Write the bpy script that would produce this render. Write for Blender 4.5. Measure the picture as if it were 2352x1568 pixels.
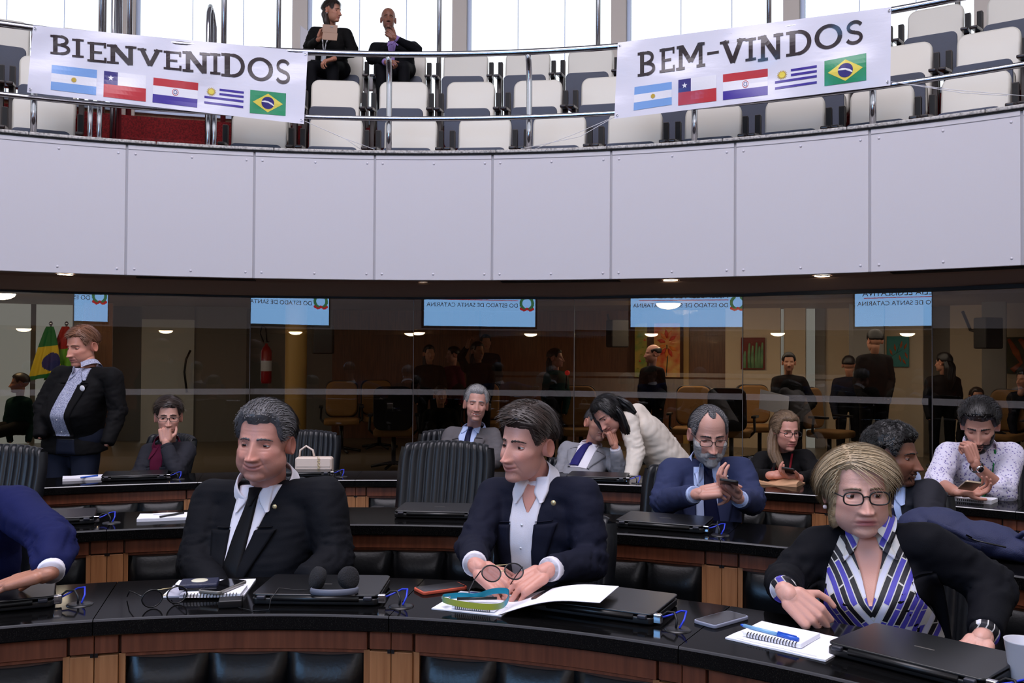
import bpy, bmesh, math, random
import numpy as np
from mathutils import Vector, Matrix, Euler
from mathutils.bvhtree import BVHTree
random.seed(7); RNG=np.random.RandomState(7)
for o in list(bpy.data.objects): bpy.data.objects.remove(o)
scene=bpy.context.scene; COL=scene.collection
# ---------------------------------------------------------------- camera
FPX,PITCH,ROLL=2152.16,.016,.0058
EYE=1.42
_c,_s=math.cos(ROLL),math.sin(ROLL); _sp,_cp=math.sin(PITCH),math.cos(PITCH)
_R=Vector((_c,-_s*_sp,_s*_cp)); _U=Vector((-_s,-_c*_sp,_c*_cp)); _F=Vector((0,_cp,_sp))
cd=bpy.data.cameras.new('camera'); cam=bpy.data.objects.new('camera',cd); COL.objects.link(cam)
cd.sensor_width=36; cd.lens=36*FPX/2352; cd.clip_start=.05; cd.clip_end=200
M=Matrix.Identity(4)
for i in range(3): M[i][0]=_R[i]; M[i][1]=_U[i]; M[i][2]=-_F[i]
M[2][3]=EYE; cam.matrix_world=M; scene.camera=cam
# ---------------------------------------------------------------- world, lights, exposure
vs=scene.view_settings; vs.view_transform='Standard'; vs.look='None'; vs.gamma=1; vs.use_curve_mapping=False
vs.exposure=-0.13
W=bpy.data.worlds.new('sky'); scene.world=W; W.use_nodes=True
bg=W.node_tree.nodes['Background']; bg.inputs[0].default_value=(.86,.93,1,1); bg.inputs[1].default_value=1.4
def area(name,loc,target,size,power,color,sizey=None):
    l=bpy.data.lights.new(name,'AREA'); l.energy=power; l.color=color; l.size=size
    if sizey: l.shape='RECTANGLE'; l.size_y=sizey
    o=bpy.data.objects.new(name,l); COL.objects.link(o); o.location=loc
    o.rotation_euler=(Vector(target)-Vector(loc)).to_track_quat('-Z','Y').to_euler(); return o
area('skylight_oculus',(-.9,1.4,8.6),(-.9,1.8,0),6.2,830,(.90,.82,.93))
area('front_fill',(0.5,-8.2,5.6),(0,4.5,1.6),7.5,110,(.90,.82,.93),2.4)  # added lamp behind the camera, fills the front in place of opposite windows
# ---------------------------------------------------------------- pixel -> place helpers (2352x1568 frame)
def ray(px,py):
    x=(px-1176)/FPX; y=-(py-784)/FPX
    x,y=_c*x-_s*y,_s*x+_c*y
    return Vector((x,_cp-y*_sp,_sp+y*_cp))
def atz(px,py,z): d=ray(px,py); return Vector((0,0,EYE))+d*((z-EYE)/d.z)
def aty(px,py,Y): d=ray(px,py); return Vector((0,0,EYE))+d*(Y/d.y)
def atc(px,py,C,R):
    d=ray(px,py); a=d.x**2+d.y**2; b=-(d.x*C[0]+d.y*C[1]); c=C[0]**2+C[1]**2-R*R
    return Vector((0,0,EYE))+d*((-b+math.sqrt(max(0,b*b-a*c)))/a)
def ang(P,C): return math.atan2(P[0]-C[0],P[1]-C[1])
def pol(C,r,a,z=0): return Vector((C[0]+r*math.sin(a),C[1]+r*math.cos(a),z))
rad=math.radians; PI2=2*math.pi
CD=(-.5735,.5249)                         # centre of the desk arcs
CB=(-.975,.892); RP=7.225                 # centre and radius of the balcony parapet
SGL=2.0; CG=(-.5735*SGL,.5249*SGL); RG=3.9287*SGL   # centre and radius of the glass facets
CGL=(-1.4028,1.2839); RGL=9.6096          # same for the lobby behind
ZSOF,ZPAR=2.076,3.173
# ---------------------------------------------------------------- materials
def lin(c):
    if isinstance(c,str): c=[int(c[i:i+2],16)/255 for i in (0,2,4)]
    elif max(c)>1: c=[v/255 for v in c]
    return tuple(v/12.92 if v<=.04045 else ((v+.055)/1.055)**2.4 for v in c)
MATS={}
def mat(name,col=(128,128,128),rough=.5,metal=0,spec=.5,bump=0,bscale=20,col2=None,cscale=8,cstretch=(1,1,1),bstretch=(1,1,1),emit=None,estr=1,coat=0,sheen=0,sss=0,alpha=None,ior=None,coords='Object',detail=4,contrast=(.35,.65),trans=0):
    if name in MATS: return MATS[name]
    m=bpy.data.materials.new(name); m.use_nodes=True; nt=m.node_tree; N=nt.nodes; L=nt.links
    b=N['Principled BSDF']; c=lin(col)
    b.inputs['Base Color'].default_value=(*c,1); b.inputs['Roughness'].default_value=rough
    b.inputs['Metallic'].default_value=metal; b.inputs['Specular IOR Level'].default_value=spec
    if ior: b.inputs['IOR'].default_value=ior
    if coat: b.inputs['Coat Weight'].default_value=coat; b.inputs['Coat Roughness'].default_value=.08
    if sheen: b.inputs['Sheen Weight'].default_value=sheen
    if trans: b.inputs['Transmission Weight'].default_value=trans
    if sss:
        b.inputs['Subsurface Weight'].default_value=sss; b.inputs['Subsurface Radius'].default_value=(.012,.005,.003); b.inputs['Subsurface Scale'].default_value=1
    if emit is not None: b.inputs['Emission Color'].default_value=(*lin(emit),1); b.inputs['Emission Strength'].default_value=estr
    if bump or col2 is not None:
        tc=N.new('ShaderNodeTexCoord')
        def noise(sc,st):
            mp=N.new('ShaderNodeMapping'); mp.inputs['Scale'].default_value=st; L.new(tc.outputs[coords],mp.inputs[0])
            n=N.new('ShaderNodeTexNoise'); n.inputs['Scale'].default_value=sc; n.inputs['Detail'].default_value=detail; L.new(mp.outputs[0],n.inputs[0]); return n
        if col2 is not None:
            n=noise(cscale,cstretch); r=N.new('ShaderNodeValToRGB'); L.new(n.outputs[0],r.inputs[0])
            r.color_ramp.elements[0].color=(*c,1); r.color_ramp.elements[1].color=(*lin(col2),1)
            r.color_ramp.elements[0].position=contrast[0]; r.color_ramp.elements[1].position=contrast[1]
            L.new(r.outputs[0],b.inputs['Base Color'])
        if bump:
            n=noise(bscale,bstretch); bp=N.new('ShaderNodeBump'); bp.inputs['Strength'].default_value=bump; bp.inputs['Distance'].default_value=.01
            L.new(n.outputs[0],bp.inputs['Height']); L.new(bp.outputs[0],b.inputs['Normal'])
    MATS[name]=m; return m
def glassmat(name,ior=1.9,tint=(1,1,1),rough=0.0,maxrefl=1):
    if name in MATS: return MATS[name]
    m=bpy.data.materials.new(name); m.use_nodes=True; nt=m.node_tree; N=nt.nodes; L=nt.links; N.clear()
    o=N.new('ShaderNodeOutputMaterial'); mx=N.new('ShaderNodeMixShader'); t=N.new('ShaderNodeBsdfTransparent'); g=N.new('ShaderNodeBsdfGlossy')
    fr=N.new('ShaderNodeFresnel'); fr.inputs[0].default_value=ior; t.inputs[0].default_value=(*tint,1); g.inputs['Roughness'].default_value=rough
    L.new(fr.outputs[0],mx.inputs[0]); L.new(t.outputs[0],mx.inputs[1]); L.new(g.outputs[0],mx.inputs[2]); L.new(mx.outputs[0],o.inputs[0])
    MATS[name]=m; return m
def emis(name,col,s):
    if name in MATS: return MATS[name]
    m=bpy.data.materials.new(name); m.use_nodes=True; nt=m.node_tree; nt.nodes.clear()
    o=nt.nodes.new('ShaderNodeOutputMaterial'); e=nt.nodes.new('ShaderNodeEmission'); e.inputs[0].default_value=(*lin(col),1); e.inputs[1].default_value=s
    nt.links.new(e.outputs[0],o.inputs[0]); MATS[name]=m; return m
mat('panel_paint',(205,202,208),.45,bump=.03,bscale=300)
mat('panel_groove',(168,166,172),.5); mat('rivet',(215,212,222),.35)
mat('soffit',(168,136,120),.35,spec=.4)
mat('coping_granite',(196,192,188),.3,col2=(92,88,86),cscale=55,contrast=(.42,.75))
mat('granite',(9,9,10),.08,ior=1.09,spec=.5,col2=(40,38,33),cscale=420,contrast=(.58,.82),detail=2)
mat('granite_side',(9,9,10),.14,spec=.3,col2=(40,38,34),cscale=420,contrast=(.55,.78),detail=2)
mat('granite_highlight',(60,60,62),.16,spec=1.0)  # lighter than the slab, paints the highlight along the worktop edge
mat('wood',(128,72,48),.38,col2=(98,52,34),cscale=7,cstretch=(9,9,.5),contrast=(.3,.7),bump=.03,bscale=60,bstretch=(6,6,.4))
mat('wood_light',(172,118,76),.38,col2=(142,92,56),cscale=7,cstretch=(9,9,.5),contrast=(.3,.7))
mat('wood_groove',(70,42,28),.6)
mat('leather',(7,8,10),.30,spec=.28,bump=.05,bscale=90)
mat('leather_chair',(15,17,22),.36,spec=.35,bump=.10,bscale=45)
mat('black_plastic',(16,16,18),.35); mat('black_matt',(12,12,13),.65); mat('grey_plastic',(74,74,82),.45)
mat('steel',(190,190,196),.18,metal=1); mat('chrome',(225,225,230),.08,metal=1)
mat('cream_vinyl',(228,224,212),.4,bump=.08,bscale=14)
mat('seat_board',(70,76,94),.45,bump=.15,bscale=260); mat('arm_wood',(40,24,20),.28,spec=.6)
mat('carpet_red',(132,22,26),.95,col2=(86,10,14),cscale=60,bump=.5,bscale=90)
mat('column_paint',(206,196,186),.6); mat('jamb',(168,182,206),.4,metal=.2)
mat('carpet_dark',(44,34,30),.95,bump=.3,bscale=150)
mat('paper',(238,238,246),.6); mat('white_plastic',(225,226,232),.35)
glassmat('wall_glass',1.52,(.72,.68,.63)); glassmat('window_glass',1.3); glassmat('lens_glass',1.4)
# ---------------------------------------------------------------- mesh helpers
def setp(o,label=None,cat=None,group=None,kind=None):
    if label: o['label']=label
    if cat: o['category']=cat
    if group: o['group']=group
    if kind: o['kind']=kind
    return o
def empty(name,loc=(0,0,0),rz=0,label=None,cat=None,group=None,kind=None,rot=None):
    o=bpy.data.objects.new(name,None); COL.objects.link(o); o.location=loc; o.rotation_euler=rot or (0,0,rz); o.empty_display_size=.1
    return setp(o,label,cat,group,kind)
class MB:
    def __init__(s): s.v=[]; s.f=[]; s.m=[]; s.mats=[]; s.sm=[]
    def mi(s,m):
        if m not in s.mats: s.mats.append(m)
        return s.mats.index(m)
    def add(s,vs,fs,m,T=None,smooth=False):
        k=len(s.v)
        if T is not None: vs=[T@Vector(v) for v in vs]
        s.v+= [tuple(v) for v in vs]; i=s.mi(m)
        for f in fs: s.f.append(tuple(a+k for a in f)); s.m.append(i); s.sm.append(smooth)
        return s
    def box(s,c,d,m,T=None,rot=None):
        x,y,z=[a/2 for a in d]; vs=[Vector((sx*x,sy*y,sz*z)) for sx in(-1,1) for sy in(-1,1) for sz in(-1,1)]
        if rot is not None: vs=[rot@v for v in vs]
        vs=[v+Vector(c) for v in vs]
        return s.add(vs,[(0,1,3,2),(4,6,7,5),(0,4,5,1),(2,3,7,6),(0,2,6,4),(1,5,7,3)],m,T)
    def tube(s,pts,r,m,n=10,T=None,caps=True,closed=False,flat=1,up=None):
        pts=[Vector(p) for p in pts]; k=len(pts); vs=[]; fs=[]
        rr=r if hasattr(r,'__len__') else [r]*k
        pn=None
        for i,p in enumerate(pts):
            if closed: t=pts[(i+1)%k]-pts[i-1]
            else: t=pts[min(i+1,k-1)]-pts[max(i-1,0)]
            t.normalize()
            if pn is None:
                a=Vector(up) if up is not None else (Vector((0,0,1)) if abs(t.z)<.9 else Vector((1,0,0)))
                nrm=(a-t*a.dot(t)).normalized()
            else: nrm=(pn-t*pn.dot(t)).normalized()
            pn=nrm; bn=t.cross(nrm)
            for j in range(n):
                q=2*math.pi*j/n; vs.append(p+rr[i]*(math.cos(q)*nrm+flat*math.sin(q)*bn))
        for i in range(k if closed else k-1):
            i2=(i+1)%k
            for j in range(n):
                j2=(j+1)%n; fs.append((i*n+j,i*n+j2,i2*n+j2,i2*n+j))
        if caps and not closed: fs.append(tuple(range(n-1,-1,-1))); fs.append(tuple((k-1)*n+j for j in range(n)))
        return s.add(vs,fs,m,T,True)
    def lathe(s,prof,m,n=24,T=None,smooth=True,a0=0,a1=2*math.pi):
        full=abs(a1-a0-2*math.pi)<1e-6; k=len(prof); vs=[]; fs=[]; nn=n if full else n+1
        for j in range(nn):
            a=a0+(a1-a0)*j/n
            for r,z in prof: vs.append((r*math.cos(a),r*math.sin(a),z))
        for j in range(n):
            j2=(j+1)%nn
            for i in range(k-1): fs.append((j*k+i,j2*k+i,j2*k+i+1,j*k+i+1))
        return s.add(vs,fs,m,T,smooth)
    def prism(s,pts,z0,z1,m,T=None,smooth=False):
        n=len(pts); vs=[(x,y,z0) for x,y in pts]+[(x,y,z1) for x,y in pts]
        fs=[tuple(range(n-1,-1,-1)),tuple(range(n,2*n))]+[(i,(i+1)%n,(i+1)%n+n,i+n) for i in range(n)]
        return s.add(vs,fs,m,T,smooth)
    def grid(s,G,m,T=None,smooth=True,wrap=False):
        r=len(G); c=len(G[0]); vs=[p for row in G for p in row]; fs=[]
        for i in range(r-1):
            for j in range(c if wrap else c-1):
                j2=(j+1)%c; fs.append((i*c+j,i*c+j2,(i+1)*c+j2,(i+1)*c+j))
        return s.add(vs,fs,m,T,smooth)
    def arcbox(s,C,r0,r1,a0,a1,z0,z1,m,n=8):
        vs=[];fs=[]
        for i in range(n+1):
            a=a0+(a1-a0)*i/n
            for r,z in((r0,z0),(r1,z0),(r1,z1),(r0,z1)): vs.append(pol(C,r,a,z))
        for i in range(n):
            for j in range(4): fs.append((i*4+j,i*4+(j+1)%4,(i+1)*4+(j+1)%4,(i+1)*4+j))
        fs.append((3,2,1,0)); fs.append((4*n,4*n+1,4*n+2,4*n+3))
        return s.add(vs,fs,m)
    def arcprof(s,C,prof,mats,a0,a1,n=14):
        k=len(prof); vs=[]
        for i in range(n+1):
            a=a0+(a1-a0)*i/n; vs+=[pol(C,r,a,z) for r,z in prof]
        for j in range(k):
            s.add(vs,[(i*k+j,i*k+(j+1)%k,(i+1)*k+(j+1)%k,(i+1)*k+j) for i in range(n)],mats[j])
        s.add(vs,[tuple(range(k-1,-1,-1)),tuple(n*k+j for j in range(k))],mats[0]); return s
    def build(s,name,parent=None,bevel=0,seg=2,autosmooth=False,sub=0,**k):
        me=bpy.data.meshes.new(name); me.from_pydata(s.v,[],s.f)
        for m in s.mats: me.materials.append(MATS[m] if isinstance(m,str) else m)
        me.polygons.foreach_set('material_index',s.m); me.polygons.foreach_set('use_smooth',s.sm)
        bm=bmesh.new(); bm.from_mesh(me)
        bmesh.ops.recalc_face_normals(bm,faces=bm.faces)
        if bevel:
            es=[e for e in bm.edges if len(e.link_faces)==2 and e.calc_face_angle(0)>.5]
            bmesh.ops.bevel(bm,geom=es,offset=bevel,segments=seg,affect='EDGES',profile=.5,clamp_overlap=True)
            if seg>1:
                for f in bm.faces: f.smooth=True
        bm.to_mesh(me); bm.free()
        o=bpy.data.objects.new(name,me); COL.objects.link(o)
        if bevel and seg>1:
            w=o.modifiers.new('wn','WEIGHTED_NORMAL'); w.keep_sharp=True
        if parent is not None: o.parent=parent
        if sub:
            q=o.modifiers.new('sub','SUBSURF'); q.levels=sub; q.render_levels=sub
        return setp(o,**k)
def T3(loc,rz=0,rx=0,ry=0): return Matrix.Translation(Vector(loc))@Euler((rx,ry,rz)).to_matrix().to_4x4()
def copytree(o,parent=None):
    c=o.copy(); COL.objects.link(c); c.parent=parent
    for ch in list(o.children): copytree(ch,c)
    return c
def outline_round(w,h,r,n=5,taper=0):
    pts=[]
    for cx,cy,a0 in((w/2-r,h-r,0),(-w/2+r,h-r,90),(-w/2+r,r,180),(w/2-r,r,270)):
        for i in range(n+1):
            a=rad(a0+90*i/n); x=cx+r*math.cos(a); y=cy+r*math.sin(a); pts.append((x*(1-taper*(1-y/h)),y))
    return pts
# ================================================================ STRUCTURE
b=MB(); b.lathe([(0,0),(26,0)],'carpet_dark',64,T3((CG[0],CG[1],0))); b.build('floor',kind='structure',label='dark carpeted chamber floor under the desks')
# balcony parapet: one curved white panel per bay with a vertical joint
par=empty('wall_balcony',(CB[0],CB[1],0),kind='structure',label='curved balcony parapet of pale grey panels')
par_off=Vector((-CB[0],-CB[1],0))
PA0,PSTEP=-1.776,8.118
def local(o): o.location=par_off; return o
for k in range(-6,7):
    a0=rad(PA0+PSTEP*k); a1=rad(PA0+PSTEP*(k+1)); g=.0085/RP
    b=MB(); b.arcbox(CB,RP,RP+.02,a0+g,a1-g,ZSOF,ZPAR-.012,'panel_paint',10)
    # upper lip fold
    b.arcbox(CB,RP-.006,RP,a0+g,a1-g,ZPAR-.05,ZPAR-.012,'panel_paint',10)
    p=b.build('panel',par,bevel=.003,seg=1); local(p)
    r=MB()
    for fr in (.065,.5,.935):
        for z in (ZSOF+.052,ZPAR-.085):
            a=a0+(a1-a0)*fr; P=pol(CB,RP,a,z)
            r.lathe([(.0,.008),(.006,.007),(.010,.003),(.011,0)],'rivet',8,Matrix.Translation(P)@Euler((math.pi/2,0,-a)).to_matrix().to_4x4())
    r.build('rivets',p)
    b=MB(); b.arcbox(CB,RP+.008,RP+.03,a1-g*1.3,a1+g*1.3,ZSOF,ZPAR-.012,'panel_groove',1); local(b.build('joint_strip',par))
for k in range(-7,8):
    a0=rad(-1+7.6*k); a1=rad(-1+7.6*(k+1)); b=MB(); b.arcbox(CB,RP-.03,RP+.22,a0+.0004,a1-.0004,ZPAR,ZPAR+.026,'coping_granite',6)
    local(b.build('coping_slab',par,bevel=.006,seg=2))
b=MB(); b.arcbox(CB,RP-.012,RP+.05,rad(-62),rad(62),ZPAR-.013,ZPAR,'black_matt',60); local(b.build('shadow_gap',par))
b=MB(); b.arcbox(CB,RP+.03,RP+.2,rad(-62),rad(62),ZSOF+.01,ZPAR,'panel_groove',60); local(b.build('parapet_core',par))
# rest of the ring behind the camera (seen only mirrored in the glass)
b=MB(); b.arcbox(CB,RP,RP+.2,rad(63),rad(297),ZSOF,ZPAR,'panel_paint',70); b.build('wall_balcony_rear',kind='structure',label='far side of the balcony parapet')
# soffit under the balcony: flat rim, then sloping down to the head of the glass
ZGT=1.42+.268*SGL
b=MB()
n=120
b.lathe([(RP+.001,ZSOF+.004),(RP+.26,ZSOF+.004),(RP+.30,ZSOF-.012),(RP+.62,ZSOF-.085),(RP+.72,ZGT+.02),(RP+1.4,ZGT+.02)],'soffit',n,T3((CB[0],CB[1],0)),smooth=False)
b.build('ceiling_soffit',kind='structure',label='brown glossy soffit under the balcony')
# tiers of the balcony
tiers=empty('floor_balcony',kind='structure',label='stepped red carpet floor of the balcony')
TZ=[2.69,3.265,3.83]; TR=[.0,.98,1.78,3.25]
for i in range(3):
    b=MB(); b.arcbox(CB,RP+max(TR[i],.2),RP+TR[i+1]+.02,rad(-62),rad(62),ZSOF+.2,TZ[i],'carpet_red',60); b.build('tier',tiers)
for i in range(2):   # intermediate stair steps in the aisle
    z=(TZ[i]+TZ[i+1])/2; b=MB(); b.arcbox(CB,RP+TR[i+1]-.3,RP+TR[i+1]+.01,rad(-18.6),rad(-12.3),TZ[i],z,'carpet_red',6); b.build('step',tiers,bevel=.01)
b=MB(); b.arcbox(CB,RP+.32,RP+.70,rad(-18.6),rad(-12.3),2.69,2.98,'carpet_red',6); b.build('step',tiers,bevel=.01)
# ceiling of the chamber with skylight opening
b=MB(); b.lathe([(4.2,8.9),(11.5,8.3)],'panel_paint',64,T3((CB[0],CB[1],0))); b.build('ceiling',kind='structure',label='white ceiling ring of the chamber')
# clerestory windows behind the balcony
RW=RP+3.3; WZ0,WZ1=4.28,8.3
b=MB(); b.arcbox(CB,RW,RW+.15,rad(-62),rad(62),3.7,WZ0-.06,'wood_light',60); b.build('wall_sill',kind='structure',label='low wooden wall below the balcony windows')
b=MB(); b.arcbox(CB,RW-.06,RW+.16,rad(-62),rad(62),WZ0-.06,WZ0,'jamb',60); b.build('trim_1',kind='structure',label='pale metal window sill')
cols=[atc(px,60,CB,RW) for px in (289,690,1057,1423,1820)]
cang=[ang(p,CB) for p in cols]; st=sum(cang[i+1]-cang[i] for i in range(1,4))/3
cang=[cang[1]-3*st,cang[1]-2*st,cang[1]-st]+cang[1:]+[cang[-1]+st,cang[-1]+2*st,cang[-1]+3*st]
for i in range(len(cang)-1):
    w=empty('window_%d'%(i+1),kind='structure',label='tall bright clerestory window behind the balcony seats')
    a0,a1=cang[i],cang[i+1]
    b=MB(); b.arcbox(CB,RW-.12,RW+.14,a0-.0085,a0+.0085,WZ0-.4,WZ1,'column_paint',1); b.build('column',w,bevel=.006)
    b=MB(); b.arcbox(CB,RW-.02,RW+.12,a0+.0085,a0+.0125,WZ0,WZ1,'jamb',1); b.build('jamb',w)
    for k in range(3):
        p0=a0+.0128+(a1-a0-.0218)*k/3; p1=a0+.0128+(a1-a0-.0218)*(k+1)/3
        b=MB(); b.arcbox(CB,RW+.05,RW+.056,p0+.0002,p1-.0002,WZ0,WZ1,'window_glass',1); b.build('pane',w)
        b=MB(); b.arcbox(CB,RW+.045,RW+.06,p1-.0004,p1+.0004,WZ0,WZ1,'jamb',1); b.build('pane_joint',w)
    pa=a1-.0085-.0155
    b=MB(); b.tube([pol(CB,RW-.05,pa,WZ0-.3),pol(CB,RW-.05,pa,WZ1)],.028,'steel',10); b.build('pole',w)
# rear windows of the ring are open to the sky: only posts
rear=empty('wall_rear',kind='structure',label='rear wall of the chamber')
for k in range(18):
    a=rad(70+k*13); b=MB(); b.arcbox(CB,RW-.1,RW+.1,a-.02,a+.02,3.7,8.3,'column_paint',1); b.build('column',rear)
b=MB(); b.arcbox(CB,RW,RW+.15,rad(62),rad(298),3.0,4.6,'wood_light',60); b.build('sill_wall',rear)
b=MB(); b.arcbox(CB,RP+.2,RW,rad(62),rad(298),3.0,3.1,'carpet_red',60); b.build('balcony_floor',rear)
b=MB(); b.arcbox(CGL,RGL,RGL+.1,rad(75),rad(290),0,ZSOF+.05,'wood',70); b.build('wood_wall',rear)
# the glass wall: flat facets between slim joints
mat('jamb_dark',(96,92,92),.5)
FA=[rad(-20.76+11.15*(k)) for k in range(-4,9)]
gw=empty('wall_glass',kind='structure',label='curved wall of tall flat glass panes under the balcony')
def frostmat():
    m=bpy.data.materials.new('frost'); m.use_nodes=True; nt=m.node_tree; N=nt.nodes; L=nt.links; N.clear(); o=N.new('ShaderNodeOutputMaterial'); mx=N.new('ShaderNodeMixShader'); t=N.new('ShaderNodeBsdfTransparent'); g=N.new('ShaderNodeBsdfDiffuse'); g.inputs[0].default_value=(*lin((190,184,184)),1); mx.inputs[0].default_value=.15
    L.new(t.outputs[0],mx.inputs[1]); L.new(g.outputs[0],mx.inputs[2]); L.new(mx.outputs[0],o.inputs[0]); MATS['frost']=m
frostmat()
for i in range(len(FA)-1):
    A=pol(CG,RG,FA[i]); B=pol(CG,RG,FA[i+1]); d=(B-A); L=d.length; d.normalize(); rz=math.atan2(d.y,d.x)
    T=T3((A.x,A.y,0),rz)
    b=MB(); b.box((L/2,0,ZGT/2),(L-.008,.010,ZGT),'wall_glass'); o=b.build('glass_pane',gw); o.matrix_world=T
    b=MB(); b.box((L/2,-.0065,1.42-.1572*SGL-.027),(L-(.012 if i!=8 else .06),.003,.054),'frost'); s=b.build('frosted_stripe',o)
    b=MB(); b.box((L/2,0,ZGT+.018),(L+.02,.06,.03),'black_matt'); h=b.build('head_frame',gw); h.matrix_world=T
    b=MB(); b.box((0,0,ZGT/2),(.004,.012,ZGT),'jamb_dark'); h=b.build('pane_joint',gw); h.matrix_world=T
# ---------------- lobby behind the glass
mat('lobby_wall',(206,186,158),.6); mat('lobby_ceiling',(170,150,128),.6); mat('lobby_wood',(120,74,44),.4,col2=(92,54,30),cscale=6,cstretch=(8,8,.5))
mat('frosted_pane',(196,200,198),.55); mat('lobby_grey',(120,116,110),.6); mat('gold_column',(186,148,78),.45); mat('lobby_floor',(120,108,92),.35)
b=MB(); b.arcbox(CGL,RGL-1.45,RGL+9,rad(-75),rad(80),2.20,2.24,'lobby_ceiling',50); b.build('ceiling_lobby',kind='structure',label='beige ceiling of the lobby behind the glass')
b=MB(); b.arcbox(CGL,RGL-1.45,RGL+9,rad(-75),rad(80),.0,.012,'lobby_floor',50); b.build('floor_lobby',kind='structure',label='lobby floor behind the glass')
RL=RGL+5.2
lw=empty('wall_lobby',kind='structure',label='back wall of the lobby behind the glass')
def wallseg(px0,px1,m,nm,r=RL,z0=0,z1=2.2,th=.1):
    a0=ang(atc(px0,800,CGL,r),CGL); a1=ang(atc(px1,800,CGL,r),CGL); b=MB(); b.arcbox(CGL,r,r+th,a0,a1,z0,z1,m,max(1,int((a1-a0)*20))); return b.build(nm,lw)
wallseg(-900,-8,'lobby_grey','wall_part')
mat('frosted_lit',(196,200,200),.7,trans=0)
for p0,p1 in ((-8,70),(82,166)): wallseg(p0,p1,'frosted_pane','frosted_panel')
wallseg(70,82,'lobby_grey','panel_post',r=RL-.03); wallseg(166,196,'lobby_wall','wall_part'); wallseg(190,258,'wood_light','wood_pillar',r=RL-.9)
wallseg(258,325,'lobby_grey','wall_part'); wallseg(325,446,'frosted_pane','frosted_door_panel',r=RL-.5,z1=1.98); wallseg(325,446,'lobby_grey','door_header',r=RL-.5,z0=1.98)
wallseg(446,566,'lobby_grey','wall_part',r=RL-.45); wallseg(566,765,'lobby_grey','wall_part')
wallseg(760,1440,'lobby_wood','wood_panel',r=RL)
for px in (820,905,1010,1100,1255,1320): wallseg(px,px+4,'wood_groove','panel_groove',r=RL-.004,th=.02)
wallseg(1440,1690,'lobby_wood','wood_panel',r=RL); wallseg(1570,1582,'gold_column','yellow_post',r=RL-.1); wallseg(1666,1792,'lobby_wall','cream_wall',r=RL-.4)
wallseg(1792,1800,'frosted_pane','window_slit',r=RL); wallseg(1800,1850,'lobby_wall','wall_part',r=RL-.3); wallseg(1850,1872,'frosted_pane','window_slit',r=RL)
wallseg(1872,1895,'lobby_grey','window_post',r=RL-.05); wallseg(1895,1950,'lobby_wall','wall_part',r=RL); wallseg(1950,2030,'lobby_grey','pillar',r=RL-1.2)
wallseg(2026,2120,'lobby_wall','cream_wall',r=RL-.6); wallseg(2110,2190,'lobby_grey','wall_part',r=RL); wallseg(2182,2260,'lobby_wall','cream_wall',r=RL-.2)
wallseg(2255,2310,'lobby_grey','pillar',r=RL-.9); wallseg(2305,2520,'lobby_wall','cream_wall',r=RL-.4); wallseg(2520,3600,'lobby_grey','wall_part')
P=atc(680,800,CGL,RGL+3.2); b=MB(); b.lathe([(.16,0),(.16,2.2)],'gold_column',24,T3((P.x,P.y,0))); b.build('round_column',lw)
area('lobby_fill',(3.6,12.6,2.15),(3.9,13.4,0),4.5,85,(1,.93,.84),2.5)  # added lamp under the lobby ceiling, brightens its right side
area('lobby_fill_left',(-4.2,12.6,2.15),(-4.4,13.4,0),4.5,30,(1,.95,.86),2)  # second added fill lamp, for the left of the lobby
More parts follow.
